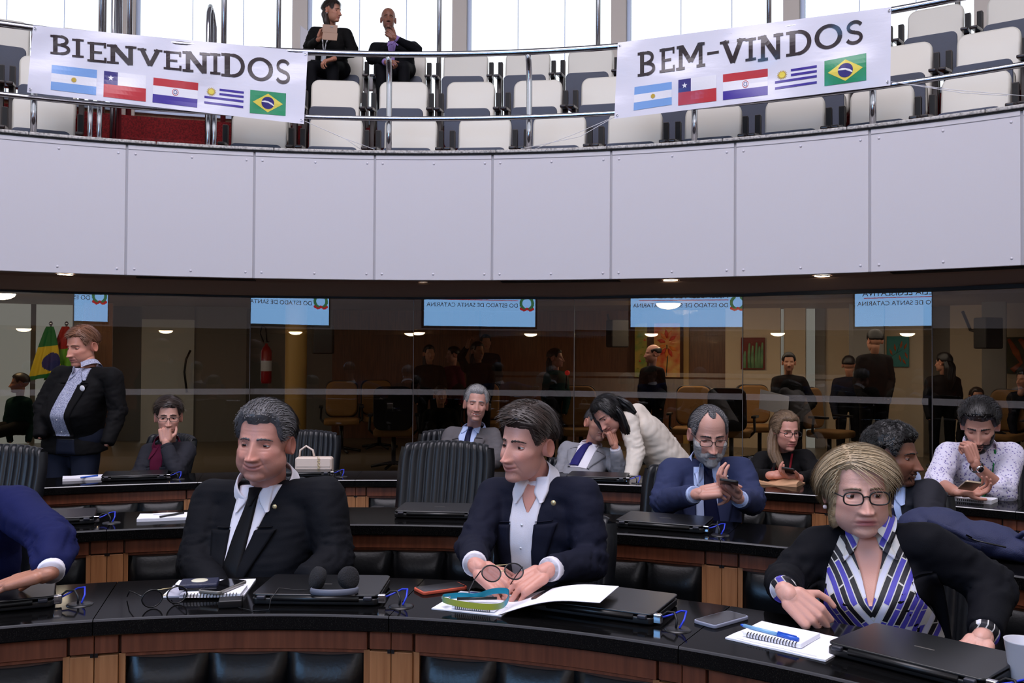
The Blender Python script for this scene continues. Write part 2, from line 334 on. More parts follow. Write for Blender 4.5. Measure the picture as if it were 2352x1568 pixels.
# ================================================================ DESKS
ROWS=[(1.948,.74),(3.208,.7505),(4.862,.7097)]
DW=.4213
def desk_bay(row,a0,a1,label):
    r,z=ROWS[row]; am=(a0+a1)/2
    root=empty('desk',pol(CD,r+.2,am),0,label,'desk','curved desks of the '+('front','second','third')[row]+' row')
    inv=Matrix.Translation(-root.location)
    def fin(b,nm,par=root,**k):
        o=b.build(nm,par,**k)
        o.data.transform(inv); return o
    g=.0012/r
    b=MB(); b.arcprof(CD,[(r+.003,z-.043),(r,z-.040),(r,z-.0055),(r+.0022,z-.0016),(r+.0055,z),(r+DW-.003,z),(r+DW,z-.003),(r+DW,z-.043)],['granite_side','granite_side','granite_highlight','granite_highlight','granite','granite','granite_side','granite_side'],a0+g,a1-g); fin(b,'worktop')
    b=MB(); b.arcbox(CD,r+.045,r+.09,a0,a1,.12,z-.044,'wood_groove',10); fin(b,'carcass')
    hp=.058/r; zt=z-.0435; zs=z-.098; f=.016/r
    b=MB(); b.arcbox(CD,r+.028,r+.046,a0+hp+f*.4,a1-hp-f*.4,zs,zt,'wood',10); fin(b,'apron_panel',bevel=.0012,seg=1)
    for s in(0,1):
        e0,e1=((a0+.0011/r,a0+hp-.001/r) if s==0 else (a1-hp+.001/r,a1-.0011/r))
        b=MB(); b.arcbox(CD,r+.027,r+.046,e0,e1,zs+.003,zt,'wood',2); fin(b,'drawer_front',bevel=.0012,seg=1)
        b=MB(); b.arcbox(CD,r+.027,r+.046,e0,e1,.14,zs-.003,'wood_light',2); d=fin(b,'pillar_door',bevel=.0012,seg=1)
        ee=e0 if s==0 else e1; dd=.008/r
        b=MB(); b.arcbox(CD,r+.0245,r+.03,min(ee,ee+dd*(1-2*s)),max(ee,ee+dd*(1-2*s)),zs-.006,zs+.004,'black_plastic',1); fin(b,'latch',d)
        # narrow stile between pillar and cushions
        q0,q1=((a0+hp,a0+hp+f) if s==0 else (a1-hp-f,a1-hp)); b=MB(); b.arcbox(CD,r+.034,r+.046,q0,q1,.14,zs-.001,'wood_light',1); fin(b,'stile')
    b=MB(); b.arcbox(CD,r+.036,r+.046,a0+hp,a1-hp,zs-.010,zs-.001,'wood',10); fin(b,'rail')
    c0,c1=a0+hp+f,a1-hp-f; zc=z-.11; zb=.16
    for k in range(3):
        q0=c0+(c1-c0)*k/3; q1=c0+(c1-c0)*(k+1)/3; G=[]
        nu,nv=12,10
        for j in range(nv+1):
            v=-1+2*j/nv; row_=[]
            for i in range(nu+1):
                u=-1+2*i/nu; bul=.036*(1-abs(u)**5)**.6*(1-abs(v)**9)**.6
                dip=.012*(1-abs(u)**3) if j==nv else 0
                zz=zb+(zc-zb)*(j/nv); sag=.010*(abs(u)**3) if j>=nv-1 else 0
                row_.append(pol(CD,r+.043-bul,q0+(q1-q0)*i/nu,zz-.008*(1-abs(u)**2)*(1 if j>=nv-1 else 0)))
            G.append(row_)
        b=MB(); b.grid(G,'leather'); fin(b,'padded_cushion')
    return root
ORD=['first','second','third','fourth','fifth','sixth','seventh','eighth']
J1=[-14.73+22.27*k for k in range(-2,4)]; J2=[-17.56+14.08*k for k in range(-2,7)]; J3=[-3.773+10.233*k for k in range(-4,7)]
names1=['black granite desk bay left of the blue sleeved arm','front black granite desk bay under the blue suited arm','front black granite desk bay with glasses, notebook and headphones','front black granite desk bay with open folder and teal lanyard','front black granite desk bay with spiral notebook and blue pen','front desk bay beyond the right edge of the picture']
for row,J in enumerate((J1,J2,J3)):
    for k in range(len(J)-1):
        r=ROWS[row][0]; m=pol(CD,r,rad((J[k]+J[k+1])/2))
        u=1176+FPX*m.x/max(m.y,.3)
        if m.y<.6 or u<-260 or u>2600: continue
        if row==0: lb={1:names1[1],2:names1[2],3:names1[3],4:names1[4]}.get(k,names1[0] if k==0 else names1[5])
        else: lb='%s row desk bay, %s from the left of that row'%(('','second','third')[row],ORD[min(7,sum(1 for q in range(k) if 1176+FPX*pol(CD,r,rad((J[q]+J[q+1])/2)).x/max(pol(CD,r,rad((J[q]+J[q+1])/2)).y,.3)>-260))])
        desk_bay(row,rad(J[k]),rad(J[k+1]),lb)
# ================================================================ DESK CHAIRS (ribbed black leather)
def make_deskchair():
    root=empty('leather_chair',label='x',cat='chair',group='black ribbed leather chairs behind the desks')
    nu,nv=92,22; w=.47; h=.60
    def back(u,v,side):
        ww=w*(1-.10*(1-v)**2-.14*max(0,v-.82)**2/.0324*.35)
        x=(u-.5)*ww; z=.38+h*v
        cur=.07*((u-.5)*2)**2; rib=.013*abs(math.sin(math.pi*u*12))**.6 if side==0 else 0
        y=.20+.16*v-cur-(rib if side==0 else -.05)
        y+= .03*math.exp(-((v-.25)/.2)**2)*-1 if side==0 else 0
        roll=max(0,v-.9)/.1
        z-= .015*((u-.5)*2)**2*v + (.0)
        return Vector((x,y,z))
    G=[]
    for j in range(nv+1): G.append([back(i/nu,j/nv,0) for i in range(nu+1)])
    top=[]
    for q in (.35,.7): G.append([back(i/nu,1,0).lerp(back(i/nu,1,1),q)+Vector((0,0,.016*math.sin(math.pi*q)+.004*abs(math.sin(math.pi*i/nu*12)))) for i in range(nu+1)])
    b=MB(); b.grid(G,'leather_chair')
    G2=[[back(i/16,j/8,1) for i in range(17)] for j in range(8,-1,-1)]
    b.build('backrest',root)
    b=MB(); b.grid(G2,'leather_chair')
    for e in(0,1): b.grid([[back(e,j/12,0) for j in range(13)],[back(e,j/12,0).lerp(back(e,j/12,1),.5)+Vector(((e-.5)*.05,0,0)) for j in range(13)],[back(e,j/12,1) for j in range(13)]],'leather_chair')
    b.build('back_shell',root)
    b=MB(); b.prism(outline_round(.5,.48,.09),.40,.50,'leather_chair',T3((0,-.28,0))); b.build('seat',root,bevel=.025,seg=3)
    for s in(-1,1):
        b=MB(); b.box((s*.30,-.03,.665),(.075,.30,.035),'black_plastic'); a=b.build('armrest',root,bevel=.014,seg=3)
        b=MB(); b.tube([(s*.30,.10,.655),(s*.305,.16,.56),(s*.27,.12,.43),(s*.2,.05,.40)],.020,'black_plastic',8); b.build('arm_support',a)
    b=MB(); b.tube([(0,0,.06),(0,0,.42)],.03,'steel',12); b.build('column',root)
    b=MB()
    for k in range(5):
        a=PI2*k/5; b.tube([(0,0,.10),(.30*math.cos(a),.30*math.sin(a),.055)],[.025,.018],'black_plastic',8); b.lathe([(0,.055),(.02,.05),(.028,.028),(.02,.005),(0,0)],'black_plastic',8,T3((.30*math.cos(a),.30*math.sin(a),0)))
    b.build('base',root)
    return root
ch0=make_deskchair(); used=[False]
def deskchair(px,r,label,turn=0,dz=0):
    # chair whose back stands at radius r on the ray of column px ; faces the centre, plus turn
    P=atc(px,1000,CD,r); o=ch0 if not used[0] else copytree(ch0); used[0]=True
    a=ang(P,CD); o.rotation_euler=(0,0,-a+rad(turn)); o.location=(P.x,P.y,0)
    back=Matrix.Rotation(-a+rad(turn),3,'Z')@Vector((0,.30,0)); o.location-=Vector((back.x,back.y,-dz)); o['label']=label; return o
deskchair(630,2.92,'ribbed leather chair behind the man in black suit and black tie',0,-.03)
deskchair(1258,2.90,'ribbed leather chair behind the man holding his glasses',-8,-.12)
deskchair(2098,2.95,'ribbed leather chair behind the woman in patterned blouse',0,-.17)
deskchair(-70,2.85,'ribbed leather chair behind the man in bright blue suit',0,-.14)
deskchair(1026,4.36,'empty ribbed leather chair in the middle of the second row',-8,-.02)
deskchair(1592,4.32,'ribbed leather chair behind the bearded man in blue suit',-6,-.10)
deskchair(-12,4.45,'empty dark chair at the left edge behind the blue suited man',-25,-.02)
deskchair(2050,4.3,'chair of the curly haired man looking right',0,-.14)
deskchair(700,5.95,'ribbed leather chair with a cream handbag in front of it',-14,-.09)
deskchair(1045,5.95,'ribbed leather chair behind the smiling grey haired man',8,-.08)
deskchair(1335,6.0,'chair behind the man in light grey suit leaning back',0,-.26)
deskchair(392,5.9,'chair of the man resting his chin on his fist',-50,-.10)
deskchair(1800,5.9,'chair of the fair haired woman with a phone',0,-.20)
deskchair(2275,5.85,'chair of the man in white patterned shirt',0,-.10)
# ================================================================ BALCONY: seats, rails, banners
def make_seat():
    root=empty('auditorium_seat',label='x',cat='seat',group='cream folding seats on the balcony')
    # backrest: cream pad, origin at floor under the backrest, facing -Y
    nu,nv=14,14; w=.50; G=[];z0,z1=.38,1.0
    def outl(u,v):   # superellipse sheet
        x=(u-.5)*w; z=z0+(z1-z0)*v; return x,z
    pts=outline_round(.50,.62,.085,6)
    b=MB(); b.prism(pts,-.045,.045,'cream_vinyl',T3((0,0,.38),rx=rad(90)))
    o=b.build('backrest',root,bevel=.022,seg=3); o.data.transform(Matrix.Rotation(rad(-9),4,'X'))
    b=MB(); b.prism(outline_round(.46,.40,.05,4),-.014,.014,'seat_board',T3((-.005,-.155,.235),rx=rad(94)))
    s=b.build('seat_board',root,bevel=.006,seg=2)
    b=MB(); b.prism(outline_round(.47,.33,.07,4),-.05,.05,'cream_vinyl',T3((0,-.09,.24),rx=rad(94))); b.build('seat_cushion',root,bevel=.02,seg=2)
    r=MB()
    for sx in(-1,1): r.lathe([(0,.004),(.008,.003),(.009,0)],'black_plastic',8,T3((sx*.17-.005,-.176,.605),rx=rad(94)))
    r.build('screws',s)
    for sx in(-1,1):
        b=MB(); b.box((sx*.294,-.06,.33),(.045,.10,.66),'arm_wood'); b.box((sx*.294,.02,.42),(.05,.06,.84),'black_matt'); a=b.build('arm_post',root,bevel=.006,seg=2)
        b=MB(); b.box((sx*.294,-.16,.625),(.062,.30,.028),'arm_wood',rot=Euler((rad(9),0,0)).to_matrix()); b.build('arm_pad',a,bevel=.008,seg=2)
    return root
seat0=make_seat(); sused=[False]
GAPS=(-18.9,-12.0)
def seat(row,deg,label):
    r=RP+(.62,1.42,2.22)[row]; o=seat0 if not sused[0] else copytree(seat0); sused[0]=True
    P=pol(CB,r,rad(deg),TZ[row]); o.location=P; o.rotation_euler=(0,0,-rad(deg)); o['label']=label
cnt=0
RN=('front','middle','back')
rowA=[-38.6,-33.5,-28.4,-23.3]+[-10.1+5.07*k for k in range(12)]
rowB=[-36.9,-32.4,-27.9,-23.4]+[-10.15+4.55*k for k in range(13)]
rowC=[-34.9,-30.6,-26.2,-21.7]+[-9.9+4.18*k for k in range(14)]
def colname(row,i,deg):
    if deg<-19: return '%s from the red stairs'%ORD[[k for k in rows if k<-19][::-1].index(deg)]+' on their left'
    return '%s to the right of the red stairs'%ORDX[[k for k in rows if k>-12].index(deg)]
ORDX=['nearest','second','third','fourth','fifth','sixth','seventh','eighth','ninth','tenth','eleventh','twelfth','thirteenth','fourteenth']
for row,rows in enumerate((rowA,rowB,rowC)):
    for i,d in enumerate(rows): seat(row,d,'cream folding seat in the %s balcony row, %s'%(RN[row],colname(row,i,d)))
# rails
rail=empty('balcony_railing',pol(CB,RP+.1,0,ZPAR+.026),0,'curved steel railing along the balcony edge','railing')
def rl(b,nm,par=rail):
    o=b.build(nm,par); o.data.transform(Matrix.Translation(-rail.location)); return o
for nm,z,rr,r in(('top_rail',4.043,RP+.0,.027),('middle_rail',3.488,RP+.03,.022)):
    b=MB(); b.tube([pol(CB,rr,rad(-45+1.5*k),z) for k in range(0,60)],r,'steel',12); rl(b,nm)
for deg in (-34.5,-23.6,-.93,8.74,19.84,30.74,41.6):
    a=rad(deg); b=MB(); b.tube([pol(CB,RP+.10,a,ZPAR+.02),pol(CB,RP+.10,a,3.4),pol(CB,RP+.10,a,3.78),pol(CB,RP+.085,a,3.9),pol(CB,RP+.05,a,3.98),pol(CB,RP+.0,a,4.03)],.025,'steel',12); rl(b,'post')
for px in (207,228,478,492):
    a=ang(atc(px,300,CB,RP+.12),CB); b=MB(); b.tube([pol(CB,RP+.12,a,ZPAR-.4),pol(CB,RP+.12,a,4.03)],.021,'steel',10); rl(b,'post')
# handrail loops of the aisle stairs
for px,lab,top in ((274,'steel handrail loop left of the red stairs',-40),(492,'steel handrail loop right of the red stairs',28)):
    P0=atc(px-14,85,CB,RP+.9); P1=atc(px+8,85,CB,RP+1.7); a0=ang(P0,CB); a1=ang(P1,CB); zt=atc(px,top,CB,RP+1.2).z
    h=empty('handrail',pol(CB,RP+.9,a0,TZ[1]),0,lab,'handrail'); b=MB()
    b.tube([pol(CB,RP+.9,a0,TZ[1]-.3),pol(CB,RP+.9,a0,zt-.25),pol(CB,RP+.95,a0,zt-.1),pol(CB,RP+1.05,a0*.8+a1*.2,zt),pol(CB,RP+1.2,a0*.5+a1*.5,zt-.01),pol(CB,RP+1.3,a1,zt-.12),pol(CB,RP+1.3,a1,TZ[1]-.3)],.022,'steel',10); b.tube([pol(CB,RP+1.1,a0*.45+a1*.55,TZ[1]),pol(CB,RP+1.1,a0*.45+a1*.55,zt-.02)],.018,'steel',8)
    o=b.build('tube',h); o.data.transform(Matrix.Translation(-h.location))
for px in (232,297,514):
    P=atc(px,100,CB,RP+2.6); h=MB(); h.tube([(0,0,0),(0,0,4)],.03,'steel',10); o=h.build('steel_pole'); o.location=(P.x,P.y,3.83)
    setp(o,'tall steel pole behind the balcony seats, '+{232:'left of the left stair handrail',297:'just right of the left stair handrail',514:'beside the right stair handrail'}[px],'pole')
# white stair wall with an orange sign behind the two seated people
P=aty(790,100,10.35); 
b=MB(); q=[(-.28,0),(.62,0),(.62,.12),(.30,.34),(.0,.55),(-.28,.75)]; b.prism([(x,y) for x,y in q],-.03,.03,'panel_paint',T3((0,0,0),rx=rad(90)))
w=b.build('stair_wall',bevel=.01); w.location=aty(745,208,10.75); setp(w,'white sloping panel behind the seated balcony couple','panel')
mat('sign_orange',(206,88,58),.5); b=MB(); b.box((-.0,0,0),(.24,.01,.05),'panel_groove'); b.box((-.145,0,.0),(.05,.012,.05),'sign_orange')
o=b.build('sign_plate',w); o.location=(.20,-.037,.44); o.rotation_euler=(0,rad(32),0)
# -------------------------------------------------- banners
mat('vinyl',(226,226,240),.22,spec=.5,bump=.25,bscale=5,bstretch=(1,1,3)); mat('ink_black',(44,32,38),.22)
for n_,c_ in (('ink_sky',(122,166,226)),('ink_white',(236,236,244)),('ink_red',(190,36,50)),('ink_blue',(58,38,150)),('ink_navy',(44,36,120)),('ink_yellow',(232,214,84)),('ink_green',(30,146,98)),('ink_sun',(196,166,60))): mat(n_,c_,.25)
RB=RP-.035
def onb(px,py,off=0):
    w=.006*math.sin(px*.045+py*.02)+.005*math.sin(px*.013-py*.05)+.006*math.sin((px+2.4*py)*.021)
    return atc(px,py,CB,RB-off+w)
def bil(q,u,v): # corners TL,TR,BR,BL ; v down
    (ax,ay),(bx,by),(cx,cy),(dx,dy)=q
    return ((ax*(1-u)+bx*u)*(1-v)+(dx*(1-u)+cx*u)*v,(ay*(1-u)+by*u)*(1-v)+(dy*(1-u)+cy*u)*v)
def fill(b,q,poly,m,off,sub=1):
    """flat print: polygon (u,v) in quad q, fan-triangulated from its centroid, laid on the banner"""
    pts=[]
    for i in range(len(poly)):
        a,c=poly[i],poly[(i+1)%len(poly)]
        L=math.hypot((c[0]-a[0])*(q[1][0]-q[0][0]),(c[1]-a[1])*(q[3][1]-q[0][1])); n=max(1,int(abs(L)/16))
        for k in range(n): pts.append((a[0]+(c[0]-a[0])*k/n,a[1]+(c[1]-a[1])*k/n))
    cx=sum(p[0] for p in pts)/len(pts); cy=sum(p[1] for p in pts)/len(pts)
    vs=[onb(*bil(q,cx,cy),off)]+[onb(*bil(q,*p),off) for p in pts]
    b.add(vs,[(0,i+1,(i+1)%len(pts)+1) for i in range(len(pts))],m)
def rect(b,q,u0,v0,u1,v1,m,off=.003):
    nu=max(1,int(abs((u1-u0)*(q[1][0]-q[0][0]))/9)); nv=max(1,int(abs((v1-v0)*(q[3][1]-q[0][1]))/9))
    b.grid([[onb(*bil(q,u0+(u1-u0)*i/nu,v0+(v1-v0)*j/nv),off) for i in range(nu+1)] for j in range(nv+1)],m,smooth=False)
def disc(b,q,cx,cy,ru,rv,m,off,n=20,star=0,inner=.5):
    N=n if not star else 2*star
    fill(b,q,[(cx+ru*(inner if (star and k%2) else 1)*math.sin(PI2*k/N),cy-rv*(inner if (star and k%2) else 1)*math.cos(PI2*k/N)) for k in range(N)],m,off)
def glyph(ch):
    """slab letters as thick strokes in a unit box (x right, y down)"""
    t=.16; S=[]
    def line(x0,y0,x1,y1,w=t): S.append(([(x0,y0),(x1,y1)],w))
    def bar(x0,x1,y,w=.13): S.append(([(x0,y),(x1,y)],w))
    def arc(cx,cy,rx,ry,a0,a1,w=t,n=14): S.append(([(cx+rx*math.cos(rad(a0+(a1-a0)*k/n)),cy+ry*math.sin(rad(a0+(a1-a0)*k/n))) for k in range(n+1)],w))
    if ch=='I': line(.5,0,.5,1,.36); bar(0.02,.98,.065); bar(.02,.98,.935)
    if ch in 'BED': line(.24,0,.24,1,.22); bar(0,.5,.065); bar(0,.5,.935)
    if ch=='E': bar(.2,.92,.065); bar(.2,.95,.935); bar(.2,.75,.5); line(.9,0,.9,.26,.12); line(.92,.74,.92,1,.12)
    if ch=='D': arc(.45,.5,.42,.435,-90,90)
    if ch=='B': arc(.5,.27,.30,.205,-90,90); arc(.5,.72,.38,.215,-90,90); bar(.2,.55,.49)
    if ch=='O': arc(.5,.5,.40,.42,0,360,n=28)
    if ch=='S': arc(.52,.28,.33,.21,-20,-270,.17); arc(.48,.72,.36,.215,-90,160,.17)
    if ch=='N': line(.2,0,.2,1); line(.8,0,.8,1); line(.2,.03,.8,.97,.2); bar(.0,.34,.065); bar(.0,.4,.935); bar(.62,1,.065)
    if ch=='M': line(.16,0,.16,1,.13); line(.84,0,.84,1,.13); line(.18,.03,.5,.72,.15); line(.82,.03,.5,.72,.15); bar(0,.3,.935); bar(.7,1,.935); bar(.02,.26,.065); bar(.74,.98,.065)
    if ch=='V': line(.16,0,.5,.97,.18); line(.84,0,.5,.97,.18); bar(0,.36,.065); bar(.66,1,.065)
    if ch=='-': bar(0,1,.5,.9)
    return S
def letter(par,ch,x0,x1,yt,yb,sl,inv):
    b=MB(); w=x1-x0; h=yb-yt; q=[(x0,yt-sl*w/2),(x1,yt+sl*w/2),(x1,yb+sl*w/2),(x0,yb-sl*w/2)]
    for si,(P,wd) in enumerate(glyph(ch)):
        G=[[],[]]; n=len(P); wx=wd*(h*.9)/w*.62 if ch!='-' else wd; wx=min(wx,wd*1.3)
        # resample for bending
        R=[]
        for i in range(n-1):
            m=max(1,int(math.hypot((P[i+1][0]-P[i][0])*w,(P[i+1][1]-P[i][1])*h)/8))
            R+=[(P[i][0]+(P[i+1][0]-P[i][0])*k/m,P[i][1]+(P[i+1][1]-P[i][1])*k/m) for k in range(m)]
        R.append(P[-1])
        for i,p in enumerate(R):
            a=R[max(0,i-1)]; c=R[min(len(R)-1,i+1)]; dx,dy=c[0]-a[0],c[1]-a[1]; L=math.hypot(dx,dy) or 1; nx,ny=-dy/L,dx/L
            for s in(0,1):
                k=(s-.5); G[s].append(onb(*bil(q,p[0]+nx*wd*k*(1.0 if ch!='I' else 1),p[1]+ny*wd*k*(.85 if abs(ny)>.7 else 1)),.0035+.0004*si))
        b.grid(G,'ink_black',smooth=False)
    o=b.build('letter',par); o.data.transform(inv); return o
def banner(corners,letters,flags,label):
    nu,nv=48,14; ctr=onb(*bil(corners,.5,.5)); inv=Matrix.Translation(-ctr)
    b=MB(); b.grid([[onb(*bil(corners,i/nu,j/nv)) for i in range(nu+1)] for j in range(nv+1)],'vinyl'); b.grid([[onb(*bil(corners,i/nu,j/nv),-.004) for i in range(nu+1)] for j in range(nv,-1,-1)],'vinyl')
    root=b.build('banner'); root.data.transform(inv); root.location=ctr; setp(root,label,'banner','welcome banners on the railing')
    for L in letters: letter(root,*L,inv)
    for kind,q in flags:
        b=MB()
        if kind=='sky': 
            rect(b,q,0,0,1,.333,'ink_sky'); rect(b,q,0,.333,1,.667,'ink_white'); rect(b,q,0,.667,1,1,'ink_sky'); disc(b,q,.5,.5,.065,.11,'ink_sun',.006,star=14,inner=.75)
        if kind=='star':
            rect(b,q,0,0,.33,.5,'ink_navy'); rect(b,q,.33,0,1,.5,'ink_white'); rect(b,q,0,.5,1,1,'ink_red'); disc(b,q,.165,.25,.075,.12,'ink_white',.006,star=5,inner=.4)
        if kind=='tri':
            rect(b,q,0,0,1,.31,'ink_red'); rect(b,q,0,.31,1,.66,'ink_white'); rect(b,q,0,.66,1,1,'ink_blue'); disc(b,q,.5,.485,.07,.14,'ink_red',.005); disc(b,q,.5,.485,.058,.115,'ink_white',.006); disc(b,q,.5,.485,.042,.085,'ink_navy',.007); disc(b,q,.5,.485,.028,.06,'ink_white',.008)
        if kind=='stripes':
            for v in (0,.235): rect(b,q,.38,v+.02,1,v+.135,'ink_blue')
            for v in (.50,.80): rect(b,q,0,v,1,v+.115,'ink_blue')
            disc(b,q,.17,.24,.13,.26,'ink_sun',.004,star=16,inner=.6); disc(b,q,.17,.24,.07,.14,'ink_yellow',.006)
        if kind=='rhomb':
            rect(b,q,0,0,1,1,'ink_green'); fill(b,q,[(.5,.09),(.92,.5),(.5,.91),(.08,.5)],'ink_yellow',.005); disc(b,q,.5,.5,.18,.27,'ink_navy',.007,24)
            fill(b,q,[(.33,.43),(.42,.40),(.5,.42),(.6,.48),(.67,.57),(.665,.62),(.58,.53),(.5,.475),(.42,.455),(.325,.47)],'ink_white',.009)
        o=b.build('flag_print',root); o.data.transform(inv)
    e=MB()
    for u,v in((.008,.04),(.992,.04),(.99,.95),(.01,.95)):
        P=onb(*bil(corners,u,v),.006)-ctr; e.tube([P+Vector((.008*math.cos(t),0,.008*math.sin(t))) for t in [PI2*k/10 for k in range(10)]],.003,'chrome',6,closed=True)
    e.build('eyelets',root)
    return root
s=1/2.94
LL=[('B',340,480,238,370),('I',485,567,262,388),('E',590,722,285,420),('N',722,922,305,435),('V',928,1097,330,447),('E',1105,1228,345,472),('N',1232,1418,350,490),('I',1418,1490,358,503),('D',1494,1662,362,522),('O',1668,1848,385,549),('S',1855,1967,400,566)]
LF=[('sky',((350,437),(655,472),(648,642),(342,605))),('star',((703,478),(987,510),(984,686),(698,652))),('tri',((1037,523),(1339,560),(1331,726),(1029,690))),('stripes',((1383,583),(1647,615),(1642,740),(1378,708))),('rhomb',((1690,606),(1932,630),(1928,782),(1686,762)))]
banner(((76,58),(707,118),(698,285),(62,212)),[(c,a*s,b_*s,t*s,d*s,.085) for c,a,b_,t,d in LL],[(k,[(x*s,y*s) for x,y in q]) for k,q in LF],'white BIENVENIDOS banner with five flags on the left railing')
s=1/2.2357
RLt=[('B',368,462,262,388),('E',480,560,245,370),('M',565,715,225,352),('-',725,785,262,280),('V',790,922,203,325),('I',920,977,194,312),('N',985,1115,176,308),('D',1130,1267,153,282),('O',1273,1422,122,253),('S',1430,1532,104,228)]
RF=[('sky',((352,447),(543,420),(543,537),(347,567))),('star',((577,410),(772,384),(772,518),(576,542))),('tri',((806,382),(1036,352),(1036,486),(806,514))),('stripes',((1073,365),(1288,332),(1288,437),(1073,469))),('rhomb',((1327,313),(1542,272),(1542,412),(1327,442)))]
f2=lambda x,y:(1300+x*s,y*s)
banner(((1419,98),(2047,16),(2045,196),(1411,273)),[(c,1300+a*s,1300+b_*s,t*s,d*s,-.16) for c,a,b_,t,d in RLt],[(k,[f2(x,y) for x,y in q]) for k,q in RF],'white BEM-VINDOS banner with five flags on the right railing')
mat('cord_white',(230,230,235),.6)
for (a,b_,lab) in (((700,278),(860,343),'thin white cord from the lower right corner of the left banner'),((1412,268),(1228,342),'thin white cord from the lower left corner of the right banner'),((2046,188),(2352,220),'thin white cord trailing right from the right banner')):
    A=onb(*a); B=atc(*b_,CB,RP+.03); m=MB(); m.tube([A,A.lerp(B,.5)+Vector((0,0,-.01)),B],.0025,'cord_white',5); m.tube([A,A.lerp(B,.5)+Vector((.05,0,-.03)),B-Vector((.12,0,0))],.0025,'cord_white',5)
    setp(m.build('cord'),lab,'cord')
# ================================================================ PEOPLE: generator
AR=np.array
def unit(v): v=np.asarray(v,float); return v/max(1e-9,np.linalg.norm(v))
def sstep(a,b,x): t=np.clip((x-a)/(b-a),0,1); return t*t*(3-2*t)
def wn(P,f,seed=0):
    """cheap smooth noise in [-1,1] from warped sines"""
    r=np.random.RandomState(seed); o=np.zeros(len(P)); Q=P*f
    Q=Q+.6*np.sin(Q[:,[1,2,0]]*1.3+seed)
    for k in range(4):
        d=r.randn(3); d/=np.linalg.norm(d); o+=np.sin(Q@d*(1+.5*k)*2+r.rand()*6.28)
    return o/4
TMP=bpy.data.scenes.new('tmp_remesh')
def remesh(V,F,voxel,it=5,fac=.5):
    me=bpy.data.meshes.new('t'); me.from_pydata(np.asarray(V).tolist(),[],[tuple(int(i) for i in f) for f in F])
    o=bpy.data.objects.new('t',me); TMP.collection.objects.link(o)
    m=o.modifiers.new('r','REMESH'); m.mode='VOXEL'; m.voxel_size=voxel
    s=o.modifiers.new('s','SMOOTH'); s.factor=fac; s.iterations=it
    vl=TMP.view_layers[0]; vl.update(); e=o.evaluated_get(vl.depsgraph); em=e.to_mesh()
    n=len(em.vertices); VV=np.empty(n*3,np.float32); em.vertices.foreach_get('co',VV); VV=VV.reshape(-1,3).astype(float)
    FF=np.empty(len(em.polygons)*4,np.int32) if all(p.loop_total==4 for p in list(em.polygons)[:3]) else None
    if FF is not None and len(em.loops)==len(em.polygons)*4: em.polygons.foreach_get('vertices',FF); FF=FF.reshape(-1,4)
    else: FF=[tuple(p.vertices) for p in em.polygons]
    e.to_mesh_clear(); bpy.data.objects.remove(o); bpy.data.meshes.remove(me)
    return VV,np.asarray(FF)
def vnormals(V,F):
    a=V[F[:,1]]-V[F[:,0]]; b=V[F[:,-1]]-V[F[:,0]]; fn=np.cross(a,b); N=np.zeros_like(V)
    for k in range(F.shape[1]): np.add.at(N,F[:,k],fn)
    L=np.linalg.norm(N,axis=1,keepdims=True); return N/np.maximum(L,1e-12)
class GEO:
    """accumulates closed pieces (numpy)"""
    def __init__(s): s.V=[];s.F=[];s.n=0
    def add(s,V,F): s.V.append(np.asarray(V,float)); s.F+= [tuple(i+s.n for i in f) for f in F]; s.n+=len(V); return s
    def capsule(s,a,b,ra,rb,n=14,m=4,flat=None,cap=1.0):
        a=AR(a,float);b=AR(b,float); t=unit(b-a); x=unit(np.cross(t,[0,0,1] if abs(t[2])<.9 else [1,0,0])); y=np.cross(t,x); rings=[]
        if flat is not None: x=unit(AR(flat[0])-t*np.dot(t,flat[0])); y=np.cross(t,x)
        fx=1 if flat is None else flat[1]
        for k in range(m,-1,-1): q=math.pi/2*k/m; rings.append((a-t*ra*math.sin(q),ra*math.cos(q)))
        for k in range(0,m+1): q=math.pi/2*k/m; rings.append((b+t*rb*cap*math.sin(q),rb*math.cos(q)))
        V=[]
        for c,r in rings:
            for j in range(n): q=PI2*j/n; V.append(c+max(r,1e-4)*(math.cos(q)*x+fx*math.sin(q)*y))
        return s.loft(V,n)
    def loft(s,V,n):
        k=len(V)//n; F=[(i*n+j,i*n+(j+1)%n,(i+1)*n+(j+1)%n,(i+1)*n+j) for i in range(k-1) for j in range(n)]
        F.append(tuple(range(n-1,-1,-1))); F.append(tuple((k-1)*n+j for j in range(n))); return s.add(V,F)
    def ball(s,c,r,n=14,m=8):
        c=AR(c,float); r=AR(r if hasattr(r,'__len__') else (r,r,r),float); V=[]
        for i in range(m+1):
            q=math.pi*i/m
            for j in range(n): V.append(c+r*AR((max(math.sin(q),1e-3)*math.cos(PI2*j/n),max(math.sin(q),1e-3)*math.sin(PI2*j/n),math.cos(q))))
        return s.loft(V,n)
    def remesh(s,vox,it=5,fac=.5): return remesh(np.concatenate(s.V),s.F,vox,it,fac)
